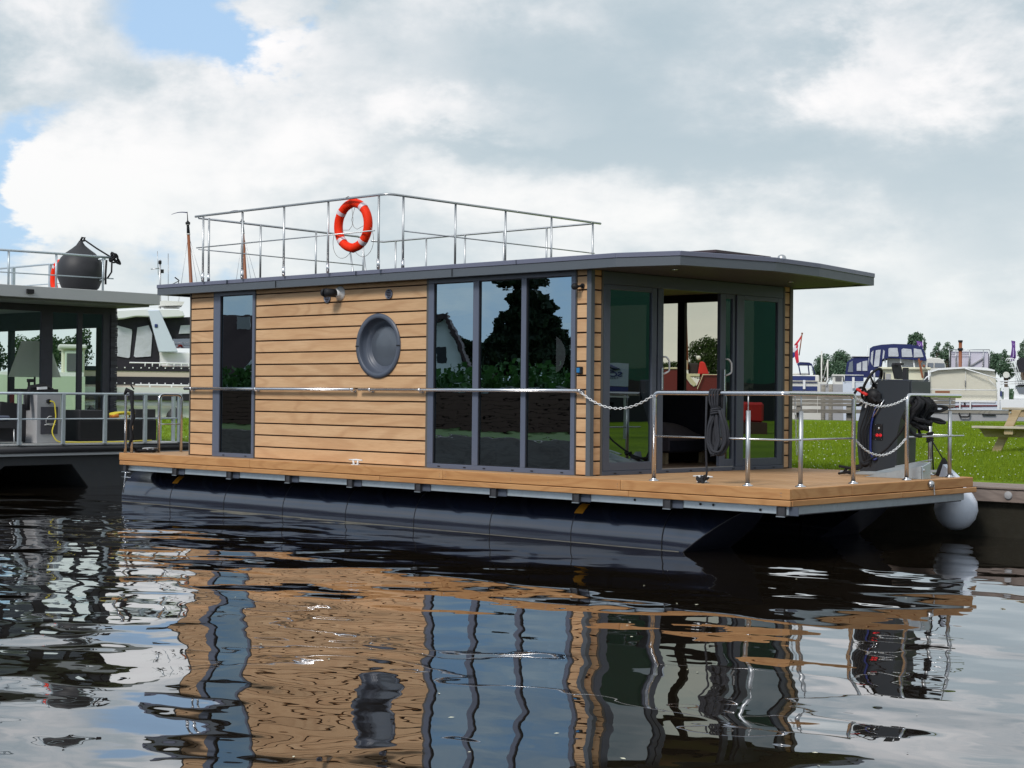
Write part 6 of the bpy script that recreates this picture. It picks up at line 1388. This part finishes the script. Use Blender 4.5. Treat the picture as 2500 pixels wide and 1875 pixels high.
def text(body, size, x, z, mat, par, flip=1, bold=.0):
    cu = bpy.data.curves.new('lettering', 'FONT'); cu.body = body; cu.size = size; cu.extrude = .004; cu.offset = bold; cu.align_x = 'CENTER'; cu.align_y = 'CENTER'
    o = bpy.data.objects.new('lettering', cu); COL.objects.link(o); o.parent = par; o.location = (x, so * .036, z); o.rotation_euler = (pi / 2, 0, 0 if so < 0 else pi); cu.materials.append(MAT[mat])
    bpy.context.view_layer.update(); me = bpy.data.meshes.new_from_object(o); q = bpy.data.objects.new('lettering', me); COL.objects.link(q); q.parent = par; q.location = o.location; q.rotation_euler = o.rotation_euler; bpy.data.objects.remove(o); return q
H_ = z1_ - z0_
t1 = text('SCIP', .16, L_ * .42, z0_ + H_ * .52, 'navy', sg, bold=.004); t1.scale = (1.35, .9, 1)
text('Y A C H T', .055, L_ * .42, z0_ + H_ * .36, 'navy', sg)
m = MB().tube([(L_ * .1, so * .04, z0_ + H_ * .86), (L_ * .3, so * .04, z0_ + H_ * .9), (L_ * .5, so * .04, z0_ + H_ * .78), (L_ * .68, so * .04, z0_ + H_ * .74)], [.01, .035, .04, .008], 6).tube([(L_ * .05, so * .04, z0_ + H_ * .7), (L_ * .3, so * .04, z0_ + H_ * .72), (L_ * .5, so * .04, z0_ + H_ * .66)], [.008, .018, .006], 6)
m.build('wave_emblem', MAT['navy'], sg, local=True)
p = M2(1840, 975, 38); rc = thing('barrow', 'red upright container with black mouth mirrored in the right glass door', 'container', (p.x, p.y, -.05), RZ)
MB().box(-.32, .32, -.25, .25, .42, .9).build('body', MAT['red'], rc, local=True, bevel=.05); MB().box(-.6, .6, -.3, .3, .05, .42).build('base', MAT['brick_dark'], rc, local=True); MB().box(-.2, .2, -.26, .26, .55, .8).build('opening', MAT['black'], rc, local=True)
# land to the right that carries hall and sign
g = MB().prism([(9, QY), (60, QY - 8), (90, 80), (45, 80), (16, 66), (9, 58)], -1.2, -.14, 'z').build('right_bank', mt); tag(g, kind='structure')

# ================================================================== water
wm = bpy.data.materials.new('water'); wm.use_nodes = True; wm.node_tree.nodes.clear(); w = NT(wm.node_tree)
tc = w.n('ShaderNodeTexCoord').outputs['Object']
warp = w.vm('ADD', tc, w.vm('MULTIPLY', w.vm('SUBTRACT', w.n('ShaderNodeTexNoise', {'Vector': tc, 'Scale': .7, 'Detail': 1.0}).outputs[1], (0.5, 0.5, 0.5)), (.55, .55, 0)))
wv1 = w.mapping(warp, rot=(0, 0, -RZ), scale=(.62, 1, 1)); wv2 = w.mapping(warp, rot=(0, 0, -RZ), scale=(.7, 1, 1), loc=(5, 2, 0)); wv3 = w.mapping(tc, rot=(0, 0, -RZ), scale=(.8, 1, 1), loc=(1, 9, 0))
h = w.m('MULTIPLY', w.noise(wv1, .95, 0.6, .4), .040)
h = w.m('ADD', h, w.m('MULTIPLY', w.noise(wv2, 2.3, .6, .4), .0095))
h = w.m('ADD', h, w.m('MULTIPLY', w.noise(wv3, 6.0, .8, .45), .0009))
calm = w.ramp(w.noise(w.mapping(tc, loc=(3, 3, 0)), .16, 1, .5), .3, .7, .55, 1.15)
side_ = w.ramp(w.vm('DOT_PRODUCT', tc, tuple(R2), out=1), -6.5 + 0.0, -2.0, 2.0, .9)
h = w.m('MULTIPLY', h, w.m('MULTIPLY', calm, side_))
bp = w.n('ShaderNodeBump', {'Height': h, 'Distance': 1.0, 'Strength': 1.0})
fr = w.n('ShaderNodeFresnel', {'IOR': 1.6, 'Normal': bp.outputs[0]}).outputs[0]
fac = w.m('MULTIPLY_ADD', fr, .95, .14, clamp=True)
gl = w.n('ShaderNodeBsdfGlossy', {'Color': (.97, .98, 1.0), 'Roughness': 0.0, 'Normal': bp.outputs[0]})
df = w.n('ShaderNodeBsdfDiffuse', {'Color': (.012, .009, .006)})
mx = w.n('ShaderNodeMixShader', {0: fac, 1: df.outputs[0], 2: gl.outputs[0]}); w.n('ShaderNodeOutputMaterial', {'Surface': mx.outputs[0]})
o = MB().quad((-480, -480, WATER), (480, -480, WATER), (480, 480, WATER), (-480, 480, WATER)).build('water', wm, fix=False); tag(o, kind='structure')

rnd = random.Random(12); m = MB()
for k in range(46):
    d = rnd.uniform(7.2, 16); b = rnd.uniform(-.3, .3); p = CP + F2 * d + R2 * (b * d); a = rnd.uniform(0, 6.3); l = rnd.uniform(.006, .02)
    if p.y > .1: continue
    m.quad((p.x + l * cos(a), p.y + l * sin(a), WATER + .004), (p.x - l * .4 * sin(a), p.y + l * .4 * cos(a), WATER + .006), (p.x - l * cos(a), p.y - l * sin(a), WATER + .004), (p.x + l * .4 * sin(a), p.y - l * .4 * cos(a), WATER + .004))
o = m.build('floating_bits', MAT['cream'], fix=False); tag(o, 'small pale leaves and specks floating on the dark water', 'debris', kind='stuff')
